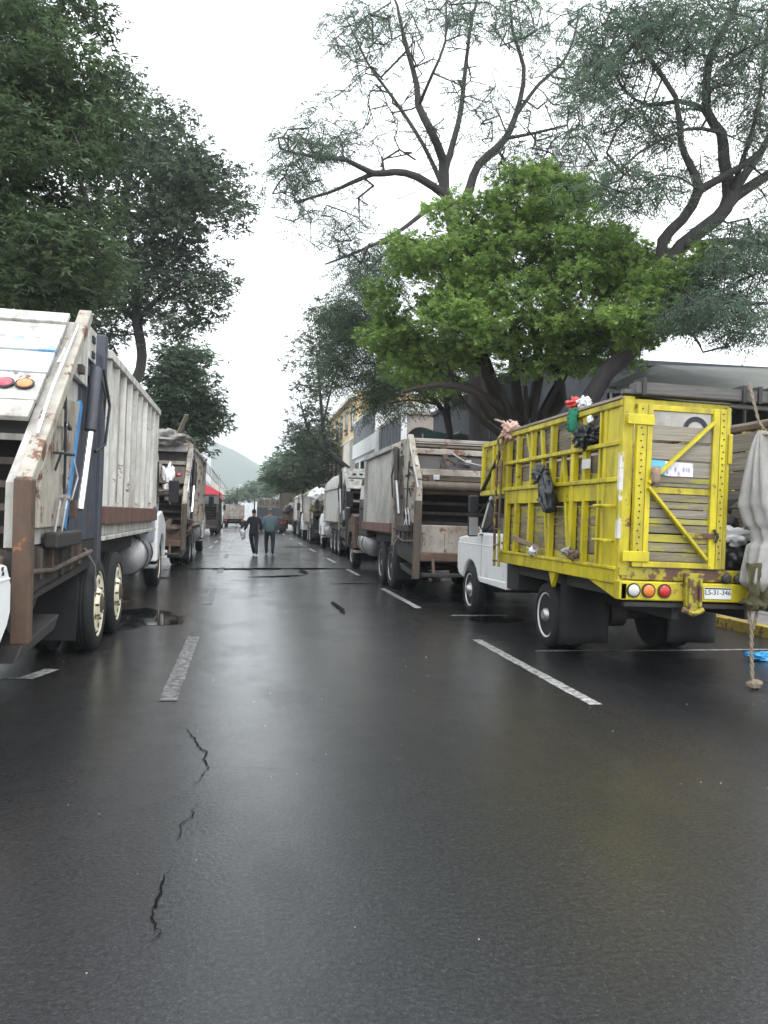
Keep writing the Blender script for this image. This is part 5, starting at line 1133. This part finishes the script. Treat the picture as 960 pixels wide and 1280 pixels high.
# ------------------------------------------------------------------ trees
def frond(pairs=5, droop=.35, wid=.30, leaf=.16, ltip=.45):
    """feathery compound leaf: leaflets in pairs on a drooping midrib"""
    v = []; f = []
    for i in range(pairs):
        t = (i + .6) / (pairs + .2); z = -droop * t * t; w_ = wid * math.sin(math.pi * min(1, t * .85 + .15)) ** .7
        for s in (-1, 1):
            o = len(v)
            v += [(t - leaf * .25, 0, z), (t + leaf * .5, s * w_ * .5, z + .03), (t + leaf * ltip + .06, s * w_, z - .06), (t + leaf * .02, s * w_ * .5, z - .0)]
            f += [(o, o + 1, o + 2, o + 3)]
    o = len(v); z = -droop; v += [(.93, -.04, z * .86), (1.12, 0, z * 1.2), (.93, .04, z * .86)]; f.append((o, o + 1, o + 2, o + 1))
    return np.array(v), [q if len(set(q)) == 4 else None for q in f]
def spray(k=5, seed=0):
    rnd = random.Random(seed); v = []; f = []
    for i in range(k):
        a = rnd.uniform(-1.3, 1.3); x0 = rnd.uniform(0, .5); l = rnd.uniform(.45, .7); wd = l * .34; dz = rnd.uniform(-.35, .1)
        c, s = math.cos(a), math.sin(a); o = len(v)
        for u, w_ in ((0, 0), (.45, -wd / 2), (1, 0), (.5, wd / 2)):
            v.append((x0 + u * l * c - w_ * s, u * l * s + w_ * c, dz * u + .05 * rnd.random()))
        f.append((o, o + 1, o + 2, o + 3))
    return np.array(v), f
TPL = {}
v_, f_ = frond(5); TPL['frond'] = (v_, [q for q in f_ if q])
v_, f_ = frond(3, .3, .34, .28); TPL['short'] = (v_, [q for q in f_ if q])
TPL['bush'] = spray(11, 5); TPL['spray'] = spray(6, 3); TPL['tuft'] = spray(4, 8)
def leaves(name, centers, per, spread, size, tpl, mat, parent, seed, flat=.5, pitch=(-.5, .35), tintfn=None):
    rs = np.random.RandomState(seed); tv, tf_ = TPL[tpl]; C = np.repeat(np.asarray(centers), per, 0); n = len(C)
    d = rs.normal(size=(n, 3)); d /= np.linalg.norm(d, axis=1)[:, None]; rad = rs.rand(n) ** .45
    off = d * rad[:, None] * spread * np.array([1, 1, flat])
    P0 = C + off
    yaw = np.arctan2(off[:, 1], off[:, 0]) + rs.normal(0, .9, n); pt = rs.uniform(pitch[0], pitch[1], n); rl = rs.normal(0, .45, n)
    s = size * rs.uniform(.65, 1.25, n)
    cy, sy, cp, sp, cr, sr = np.cos(yaw), np.sin(yaw), np.cos(pt), np.sin(pt), np.cos(rl), np.sin(rl)
    Xa = np.stack([cy * cp, sy * cp, sp], 1); Ya = np.stack([-sy, cy, 0 * cy], 1); Za = np.cross(Xa, Ya)
    Yr = Ya * cr[:, None] + Za * sr[:, None]; Zr = np.cross(Xa, Yr)
    V = P0[:, None, :] + s[:, None, None] * (tv[None, :, 0:1] * Xa[:, None] + tv[None, :, 1:2] * Yr[:, None] + tv[None, :, 2:3] * Zr[:, None])
    V = V.reshape(-1, 3); m = len(tv); F = np.array(tf_); k = len(F)
    idx = (F[None] + (np.arange(n) * m)[:, None, None]).reshape(-1)
    me = bpy.data.meshes.new(name); me.vertices.add(len(V)); me.vertices.foreach_set('co', V.ravel().astype(np.float32))
    me.loops.add(len(idx)); me.loops.foreach_set('vertex_index', idx.astype(np.int32))
    me.polygons.add(n * k); me.polygons.foreach_set('loop_start', (np.arange(n * k) * 4).astype(np.int32)); me.polygons.foreach_set('loop_total', np.full(n * k, 4, np.int32))
    ct = np.repeat(rs.rand(len(centers)), per); t = np.clip(.45 * ct + .35 * rs.rand(n) + .1, 0, 1)
    if tintfn is not None: t = np.clip(tintfn(P0, t), 0, 1)
    me.update(calc_edges=True)
    a = me.attributes.new('tint', 'FLOAT', 'POINT'); a.data.foreach_set('value', np.repeat(t, m).astype(np.float32))
    me.materials.append(M[mat]); o = bpy.data.objects.new(name, me); col.objects.link(o); o.parent = parent
    return o
class Skel:
    def __init__(s): s.p = []; s.par = []; s.rmin = []
    def node(s, p, par, r=0): s.p.append(np.array(p, float)); s.par.append(par); s.rmin.append(r); return len(s.p) - 1
    def near(s, p, lo=0):
        A_ = np.array(s.p); return int(np.argmin(((A_ - p) ** 2).sum(1)))
    def limb(s, pts, r0, r1, step=.45, start=None):
        pts = [np.array(p, float) for p in pts]
        par = -1 if not s.p else (s.near(pts[0]) if start is None else start)
        # smooth the polyline
        sm = []
        for i in range(len(pts) - 1):
            a, b, c, d = pts[max(0, i - 1)], pts[i], pts[i + 1], pts[min(len(pts) - 1, i + 2)]
            n = max(2, int(np.linalg.norm(c - b) / step))
            for k in range(n):
                t = k / n; sm.append(.5 * ((2 * b) + (c - a) * t + (2 * a - 5 * b + 4 * c - d) * t * t + (3 * b - a - 3 * c + d) * t ** 3))
        sm.append(pts[-1]); m = len(sm)
        for i, q in enumerate(sm):
            if i == 0 and par >= 0: continue
            par = s.node(q, par, r0 + (r1 - r0) * i / (m - 1))
        return par
    def grow(s, targets, rs, step=.5, wob=.12, up=.15):
        T_ = np.asarray(targets); A_ = np.array(s.p)
        dd = np.sqrt(((T_[:, None] - A_[None]) ** 2).sum(2)); dmin = dd.min(1); best = dd.argmin(1)
        pts = list(A_); alive = np.ones(len(T_), bool)
        buf = np.zeros((len(A_) + len(T_) * 16, 3)); buf[:len(A_)] = A_; n = len(A_)
        for i in np.argsort(dmin):
            t = T_[i]; j = int(np.argmin(((buf[:n] - t) ** 2).sum(1))); p = buf[j]; L_ = np.linalg.norm(t - p)
            k = max(1, min(12, int(L_ / step))); par = j
            side = rs.normal(size=3) * wob * L_
            for q in range(1, k + 1):
                u = q / k; pt = p + (t - p) * u + side * math.sin(math.pi * u) + np.array([0, 0, -up * L_ * math.sin(math.pi * u) * .5]) + rs.normal(size=3) * (.02 + .07 * min(1, L_ / 2.5))
                par = s.node(pt, par); buf[n] = pt; n += 1
    def mesh(s, name, mat, parent, tip=.010, e=2.4, nmax=12, taper=1.0):
        n = len(s.p); ch = [[] for _ in range(n)]
        for i in range(n):
            if s.par[i] >= 0: ch[s.par[i]].append(i)
        r = np.zeros(n)
        for i in range(n - 1, -1, -1):
            a = sum(r[c] ** e for c in ch[i]) ** (1 / e) if ch[i] else tip
            r[i] = max(min(a, s.rmin[i] * 1.15) if s.rmin[i] else a, s.rmin[i])
        # a child never thicker than its parent
        for i in range(n):
            if s.par[i] >= 0: r[i] = min(r[i], r[s.par[i]] * 1.0)
        mb = MB(); st = [0]
        roots = [(0, None)]
        while roots:
            i, par = roots.pop(); chain = [par] if par is not None else []; rr = []
            cur = i
            while True:
                chain.append(cur)
                if not ch[cur]: break
                nx = max(ch[cur], key=lambda c: r[c])
                for c in ch[cur]:
                    if c != nx: roots.append((c, cur))
                cur = nx
            if len(chain) < 2: continue
            rad = [float(r[c]) for c in chain]
            if par is not None: rad[0] = rad[1] * 1.25 if rad[1] * 1.25 < r[par] else float(r[par]) * .9
            k = 4 if rad[0] < .03 else (6 if rad[0] < .08 else nmax)
            mb.tube([s.p[c] for c in chain], rad, k, cap=False)
        return mb.build(name, mat, parent, smooth='all')
def ell(rs, specs):
    """specs: (px, py, dist, rx_px, ry_px, depth_m, count) -> points filling rounded lobes"""
    out = []
    for px_, py_, Z, rx, ry, dz, n in specs:
        for _ in range(n):
            d = rs.normal(size=3); d /= np.linalg.norm(d); d *= rs.rand() ** .4
            out.append(tuple(at(px_ + d[0] * rx, py_ + d[1] * ry, Z + d[2] * dz)))
    return np.array(out)
def tree(name, label, base, limbs, specs, leaf, seed, bark='bark', tip=.010, per=18, spread=.45, group=None, bare=None, step=.5, wob=.12, flat=.6, pitch=(-.5, .35), tintfn=None, cull=None):
    T = thing(name, label, 'tree', base, 0, group); rs = np.random.RandomState(seed); B_ = np.array(base)
    S = Skel()
    for pts, r0, r1 in limbs: S.limb([np.array(p) - B_ for p in pts], r0, r1)
    C = ell(rs, specs) - B_
    if cull is not None: C = C[[cull(c + B_) for c in C]]
    S.grow(C if bare is None else np.vstack([C, ell(rs, bare) - B_]), rs, step, wob)
    S.mesh('trunk', bark, T, tip)
    leaves('crown', C, per, spread, leaf[1], leaf[0], leaf[2], T, seed + 1, flat, pitch, tintfn=tintfn)
    return T
V = lambda *a: tuple(at(*a))
# dark trees on the left
b = (-6.6, 13.0, 0)
tree('street_tree', 'tall dark dense tree overhanging the nearest garbage truck at upper left', b,
     [([b, (-6.4, 13.2, 3), V(-30, 330, 15), V(10, 240, 15.5), V(30, 120, 16), V(50, 20, 16.5)], .30, .09), ([V(-30, 330, 15), V(40, 300, 14.5), V(100, 250, 15)], .15, .05), ([V(10, 240, 15.5), V(80, 170, 16.5), V(120, 130, 17)], .10, .04), ([V(-30, 330, 15), V(-80, 200, 14), V(-120, 60, 14)], .2, .06)],
     [(20, 60, 16, 115, 100, 2.5, 117), (10, 170, 15, 100, 90, 2.5, 130), (25, 300, 14.5, 120, 85, 2.5, 136), (-20, 400, 14.5, 90, 50, 2, 31), (115, 160, 17, 60, 80, 2, 37), (-150, 100, 14, 130, 150, 3, 93), (60, 360, 16, 90, 45, 2, 55)],
     ('spray', .20, 'leaf_dark'), 21, per=44, spread=.48, tip=.012, group='trees along the left pavement')
b = (-5.9, 36.5, 0)
tree('street_tree', 'tall dark tree with a visible forked trunk behind the roof of the nearest garbage truck', b,
     [([b, (-5.9, 36.6, 5), V(172, 460, 37), V(166, 400, 37), V(160, 330, 37), V(150, 240, 37), V(165, 180, 37)], .33, .10), ([V(166, 400, 37), V(205, 360, 36), V(240, 340, 36)], .16, .05), ([V(160, 330, 37), V(215, 260, 36.5), V(265, 240, 36)], .16, .05), ([V(166, 400, 37), V(120, 360, 38), V(90, 300, 38)], .18, .05)],
     [(170, 250, 37, 90, 80, 3, 117), (235, 245, 36, 68, 60, 3, 111), (140, 150, 38, 70, 75, 3, 68), (195, 165, 37, 40, 50, 2, 31), (180, 350, 37, 95, 55, 3, 105), (110, 330, 38, 80, 75, 3, 80), (245, 360, 36, 40, 40, 2, 24), (105, 415, 37, 60, 25, 2, 31), (225, 205, 36, 45, 28, 2, 18), (215, 410, 36, 45, 22, 2, 15)],
     ('spray', .40, 'leaf_mid'), 33, per=24, spread=.85, tip=.016, group='trees along the left pavement')
b = (-6.0, 46, 0)
tree('street_tree', 'lower rounded green tree behind the second garbage truck on the left', b,
     [([b, (-6, 46, 4), V(215, 560, 46), V(225, 500, 46), V(230, 450, 46)], .25, .08)],
     [(228, 480, 46, 50, 55, 2.5, 136), (205, 520, 46, 45, 40, 2.5, 96), (250, 520, 46, 30, 32, 2, 56), (215, 560, 44, 45, 18, 2, 32)],
     ('spray', .5, 'leaf_far'), 45, per=22, spread=.75, tip=.016, group='trees along the left pavement')
# big open tree, right
b = (7.9, 26.5, 0)
F = 26
tree('street_tree', 'tall open-crowned tree with bare dark forked limbs against the sky, upper centre', b,
     [([b, (7.9, 26.5, 4), V(590, 420, F), V(570, 320, F), V(557, 262, F)], 0.399, 0.264),
      ([V(557, 262, F), V(547, 235, F), V(545, 199, F), V(528, 160, F - 1), V(513, 131, F - 1), V(510, 103, F - 1), V(492, 41, F - 1), V(484, 5, F - 1)], 0.189, 0.042),
      ([V(547, 215, F), V(565, 144, F + 1), V(571, 82, F + 1), V(578, 21, F + 1), V(590, -20, F + 1)], 0.122, 0.036),
      ([V(557, 262, F), V(575, 247, F), V(589, 206, F + .5), V(623, 172, F + 1), V(640, 124, F + 1), V(644, 82, F + 1), V(630, 41, F + 1), V(625, 0, F + 1)], 0.177, 0.036),
      ([V(630, 150, F + 1), V(664, 103, F + 1.5), V(690, 80, F + 2), V(705, 50, F + 2), V(712, 10, F + 2)], 0.078, 0.030),
      ([V(560, 258, F), V(551, 245, F), V(513, 220, F - .5), V(485, 214, F - 1), V(458, 216, F - 1), V(424, 199, F - 1.5), V(389, 196, F - 2), V(350, 188, F - 2)], 0.155, 0.036),
      ([V(458, 216, F - 1), V(430, 228, F - 1), V(403, 240, F - 1), V(360, 252, F - 1.5)], 0.078, 0.030),
      ([V(551, 245, F), V(520, 180, F + 1), V(480, 120, F + 1.5), V(450, 80, F + 1.5), V(425, 30, F + 2)], 0.089, 0.024),
      ([V(540, 250, F), V(490, 290, F - 1), V(450, 310, F - 1), V(400, 330, F - 1)], 0.089, 0.024),
      ([V(513, 131, F - 1), V(530, 90, F - 2), V(545, 50, F - 2), V(545, 0, F - 2)], 0.056, 0.024),
      ([V(623, 172, F + 1), V(660, 165, F), V(700, 155, F - 1)], 0.066, 0.024)],
     [(370, 190, F - 2, 50, 55, 2.5, 79), (350, 240, F - 2, 32, 45, 2, 25), (415, 290, F - 1, 65, 65, 2.5, 54), (440, 120, F + 1, 55, 80, 3, 44), (430, 35, F + 1, 48, 45, 3, 50), (500, 25, F, 70, 42, 3, 51), (590, 20, F, 75, 38, 3, 51), (670, 40, F + 1, 65, 55, 3, 68), (690, 130, F, 55, 65, 3, 44), (560, 120, F, 110, 80, 3, 24), (480, 330, F - 1, 60, 40, 2.5, 50), (400, 175, F - 1, 40, 28, 2, 28), (650, 210, F, 50, 35, 2, 40), (700, 200, F, 45, 40, 2, 50), (720, 110, F, 40, 60, 2, 45), (740, 240, F - 1, 40, 40, 2, 30), (620, 160, F, 60, 60, 2, 30)],
     ('frond', .36, 'leaf_grey'), 51, per=10, spread=.42, tip=.014, wob=.34, step=.28, group='trees along the right pavement', pitch=(-.9, .2), bare=[(540, 110, F, 130, 120, 3, 150), (430, 200, F, 100, 100, 3, 60)])
# dark-limbed tree at upper right
b = (7.75, 17.6, 0); G_ = 18
tree('street_tree', 'tall tree with thick black limbs reaching up at the right edge', b,
     [([b, (7.75, 17.7, 1.6), V(737, 495, G_), V(776, 447, G_), V(806, 400, G_), V(822, 345, G_), V(846, 307, G_), V(890, 272, G_), V(912, 245, G_ + .3), V(960, 213, G_ + .5), V(1010, 180, G_ + 1)], .27, .09),
      ([V(893, 270, G_), V(905, 245, G_), V(897, 200, G_), V(893, 165, G_), V(874, 137, G_), V(877, 69, G_), V(905, 14, G_), V(915, -30, G_)], .16, .05),
      ([V(822, 345, G_), V(822, 300, G_), V(846, 274, G_), V(866, 237, G_ - .3), V(855, 206, G_ - .3), V(843, 179, G_ - .5), V(835, 120, G_ - .5), V(800, 70, G_ - .5), V(780, 20, G_ - .5)], .14, .03),
      ([V(866, 237, G_ - .3), V(905, 215, G_ - .5), V(935, 195, G_ - .5), V(965, 160, G_ - .5), V(1000, 100, G_)], .09, .03),
      ([V(905, 245, G_), V(926, 213, G_ + .5), V(945, 185, G_ + .5), V(968, 130, G_ + .5), V(975, 40, G_ + .5)], .12, .04),
      ([V(874, 137, G_), V(840, 125, G_ + 1), V(800, 130, G_ + 1), V(770, 110, G_ + 1), V(740, 60, G_ + 1)], .07, .02),
      ([V(806, 400, G_), V(850, 395, G_ - .5), V(880, 375, G_ - 1), V(930, 380, G_ - 1), V(990, 375, G_ - 1)], .09, .025),
      ([V(800, 410, G_), V(840, 412, G_ - .5), V(862, 418, G_ - .5), V(875, 440, G_ - .5)], .06, .02),
      ([V(846, 307, G_), V(900, 300, G_ - 1), V(950, 305, G_ - 1), V(1000, 300, G_ - 1)], .08, .03),
      ([V(893, 165, G_), V(850, 160, G_ - 1), V(790, 190, G_ - 1), V(750, 230, G_ - 1)], .05, .015),
      ([V(905, 245, G_), V(935, 150, G_ - 1), V(945, 80, G_ - 1), V(950, 10, G_ - 1)], .07, .02)],
     [(780, 40, G_, 75, 50, 2, 112), (860, 30, G_, 80, 45, 2, 112), (940, 50, G_, 60, 70, 2, 105), (740, 110, G_, 45, 60, 2, 52), (800, 150, G_, 60, 50, 2, 67), (940, 160, G_, 45, 60, 2, 52), (900, 110, G_, 60, 50, 2, 45), (760, 230, G_ - 1, 60, 45, 2, 37), (800, 240, G_ - 1, 50, 40, 2, 30), (920, 320, G_ - 1, 60, 50, 2, 110), (890, 390, G_ - 2, 75, 30, 2, 120), (960, 280, G_ - 1, 40, 60, 2, 37), (870, 350, G_ - 1, 50, 30, 1.5, 37), (1040, 150, G_, 60, 150, 2, 97), (840, 210, G_, 50, 40, 2, 22), (760, 60, G_ + 1, 70, 60, 1, 37), (935, 420, G_ - 1, 45, 14, 1, 12)],
     ('frond', .34, 'leaf_grey'), 61, per=9, spread=.36, tip=.012, wob=.28, step=.28, group='trees along the right pavement', pitch=(-.9, .2))
# bright green tree
b = (7.8, 21.5, 0); K = 20
lim = [([b, V(655, 560, 21), V(632, 520, 20.5), V(612, 480, 20.3), V(595, 430, 20)], .40, .14)]
for q in ([V(660, 520, 21), V(670, 470, 20.5), V(665, 420, 20), V(650, 340, 20)], [V(665, 540, 21), V(690, 490, 20.5), V(715, 440, 20), V(740, 380, 19.5)], [V(640, 520, 20.5), V(610, 500, 20), V(560, 470, 19.5), V(520, 440, 19)],
          [V(650, 540, 21), V(640, 470, 20.5), V(635, 400, 20), V(600, 300, 20)], [V(740, 380, 19.5), V(790, 350, 19), V(830, 340, 18.5)], [V(650, 540, 21), V(612, 520, 20), V(590, 490, 19), V(545, 480, 18.5), V(500, 490, 18.5)], [V(665, 540, 21), V(700, 500, 20.5), V(690, 450, 20), V(690, 300, 20)]):
    lim.append((q, .17, .04))
for q in ([V(648, 560, 20.8), V(628, 500, 20), V(600, 460, 19.5), V(580, 420, 19)], [V(655, 560, 20.8), V(655, 500, 20), V(650, 450, 19.5)], [V(665, 560, 21), V(680, 510, 20.3), V(700, 470, 19.6), V(705, 430, 19)], [V(645, 560, 21), V(600, 525, 20), V(575, 500, 19.5), V(560, 465, 19)], [V(660, 560, 21), V(668, 500, 20), V(675, 455, 19.5), V(668, 420, 19)]):
    lim.append((q, .10, .03))
def bright(P0, t): return t * 1.1
LS = [(600, 300, K, 95, 62, 1.6, 57), (560, 340, K - .5, 70, 55, 1.5, 42), (655, 260, K, 62, 60, 1.6, 42), (700, 250, K + 1, 50, 45, 1.5, 23), (700, 320, K, 90, 60, 1.8, 57), (760, 330, K - 1, 75, 55, 1.5, 47), (560, 410, K - 1, 75, 48, 1.5, 47), (640, 390, K - 1, 90, 55, 1.8, 57), (720, 400, K - 1, 80, 50, 1.6, 50), (800, 345, K - 1, 45, 45, 1.3, 19), (830, 360, K - 1.5, 45, 35, 1.2, 15), (500, 310, K, 42, 32, 1.2, 15), (480, 390, K, 40, 50, 1.3, 15), (620, 445, K - .5, 70, 28, 1.3, 19), (780, 410, K - 1.2, 40, 30, 1, 15), (480, 440, K, 45, 40, 1.3, 19), (530, 470, K - .5, 50, 22, 1.3, 11), (690, 455, K - .8, 50, 18, 1.2, 8), (740, 440, K - 1, 50, 26, 1.2, 16), (850, 390, K - 2, 45, 25, 1.2, 11), (790, 400, K - 3.2, 38, 36, .8, 20), (830, 360, K - 3.2, 34, 30, .8, 12), (870, 330, K - 3, 30, 24, .8, 8), (700, 450, K, 45, 20, 1, 8), (655, 215, K, 28, 22, 1, 8), (540, 450, K, 50, 30, 1.5, 12)]
tree('street_tree', 'bright green rounded tree with many thin stems rising behind the yellow truck', b, lim, LS,
     ('bush', .19, 'leaf_bright'), 71, bark='barkbrown', per=40, spread=.42, tip=.010, wob=.14, group='trees along the right pavement', flat=.6, pitch=(-.35, .45), tintfn=bright)
# small tree in front of the shops, over the beige truck
b = (7.6, 31, 0)
tree('street_tree', 'loose tree with thin curving branches over the beige garbage truck', b,
     [([b, (7.6, 31, 3), V(560, 540, 31), V(545, 505, 31), V(520, 488, 31), V(490, 480, 30), V(460, 490, 30)], .20, .05), ([V(560, 540, 31), V(550, 470, 31), V(530, 430, 31), V(500, 400, 31)], .12, .04), ([V(545, 505, 31), V(510, 500, 30), V(480, 505, 30)], .06, .02), ([V(550, 470, 31), V(580, 450, 31), V(610, 440, 31)], .08, .03)],
     [(460, 430, 31, 60, 55, 2, 120), (430, 400, 32, 42, 34, 2, 75), (455, 350, 30, 40, 40, 2, 60), (480, 500, 30, 45, 30, 2, 40), (500, 470, 30, 55, 28, 2, 60), (540, 440, 31, 60, 40, 2, 80), (420, 460, 31, 35, 30, 2, 35), (600, 480, 31, 50, 30, 2, 40), (470, 500, 30, 25, 18, 1.5, 20), (560, 490, 31, 40, 20, 2, 30)],
     ('frond', .5, 'leaf_far'), 81, per=13, spread=.55, tip=.011, wob=.2, group='trees along the right pavement', pitch=(-.9, .2))
b = (7.6, 54, 0)
tree('street_tree', 'thin dark tree before the yellow building', b,
     [([b, (7.4, 54, 4), V(408, 560, 54), V(398, 500, 54), V(392, 440, 54)], .26, .06), ([V(408, 570, 54), V(385, 540, 54), V(372, 500, 54)], .12, .04), ([V(400, 540, 54), V(412, 480, 54), V(425, 440, 54)], .1, .03)],
     [(385, 520, 54, 32, 55, 3, 90), (395, 450, 54, 40, 50, 3, 75), (375, 560, 54, 24, 40, 3, 60), (420, 430, 52, 40, 45, 3, 50), (410, 390, 50, 35, 20, 3, 25)],
     ('spray', .42, 'leaf_mid'), 91, per=10, spread=.9, tip=.014, wob=.18, group='trees along the right pavement')
for i, (px_, Z, specs, lf, lab) in enumerate((
    (378, 78, [(378, 590, 78, 26, 22, 4, 90), (395, 560, 74, 20, 30, 3, 60), (358, 592, 80, 20, 22, 4, 80)], 'leaf_far', 'dark bushy tree over the far end of the right row'),
    (350, 118, [(345, 592, 118, 12, 20, 5, 60), (360, 580, 115, 16, 18, 5, 60)], 'leaf_far', 'mid green tree standing beyond the brown truck'),
    (368, 100, [(366, 608, 100, 12, 7, 3, 40)], 'leaf_bright', 'small bright green bush above the brown truck'),
    (318, 190, [(320, 612, 190, 18, 13, 8, 70), (305, 618, 185, 14, 10, 8, 40), (338, 615, 180, 12, 10, 8, 40)], 'leaf_far', 'olive green trees massed at the end of the street'),
    (296, 150, [(290, 622, 150, 7, 9, 4, 30)], 'leaf_far', 'small green tree before the cream buildings on the left'))):
    g = at(px_, 640, Z); b = (g.x, g.y, 0)
    tree('street_tree', lab, b, [([b, tuple(at(px_, 630, Z)), tuple(at(px_, 610, Z))], .22, .1)], specs, ('tuft', 1.1, lf), 100 + i, per=14, spread=1.3, tip=.02, step=1.2)

# ------------------------------------------------------------------ damp air: whole scene inside one even pale volume
hz = bpy.data.materials.new('damp_air'); hz.use_nodes = True; hn = hz.node_tree; hn.nodes.clear()
pv = hn.nodes.new('ShaderNodeVolumePrincipled'); ho = hn.nodes.new('ShaderNodeOutputMaterial')
pv.inputs['Color'].default_value = (.90, .985, 1, 1); pv.inputs['Density'].default_value = .00062; pv.inputs['Anisotropy'].default_value = .2
hn.links.new(pv.outputs[0], ho.inputs['Volume'])
tag(MB().box(-1300, 2000, -60, 2300, -3, 330).build('haze', hz), kind='stuff')
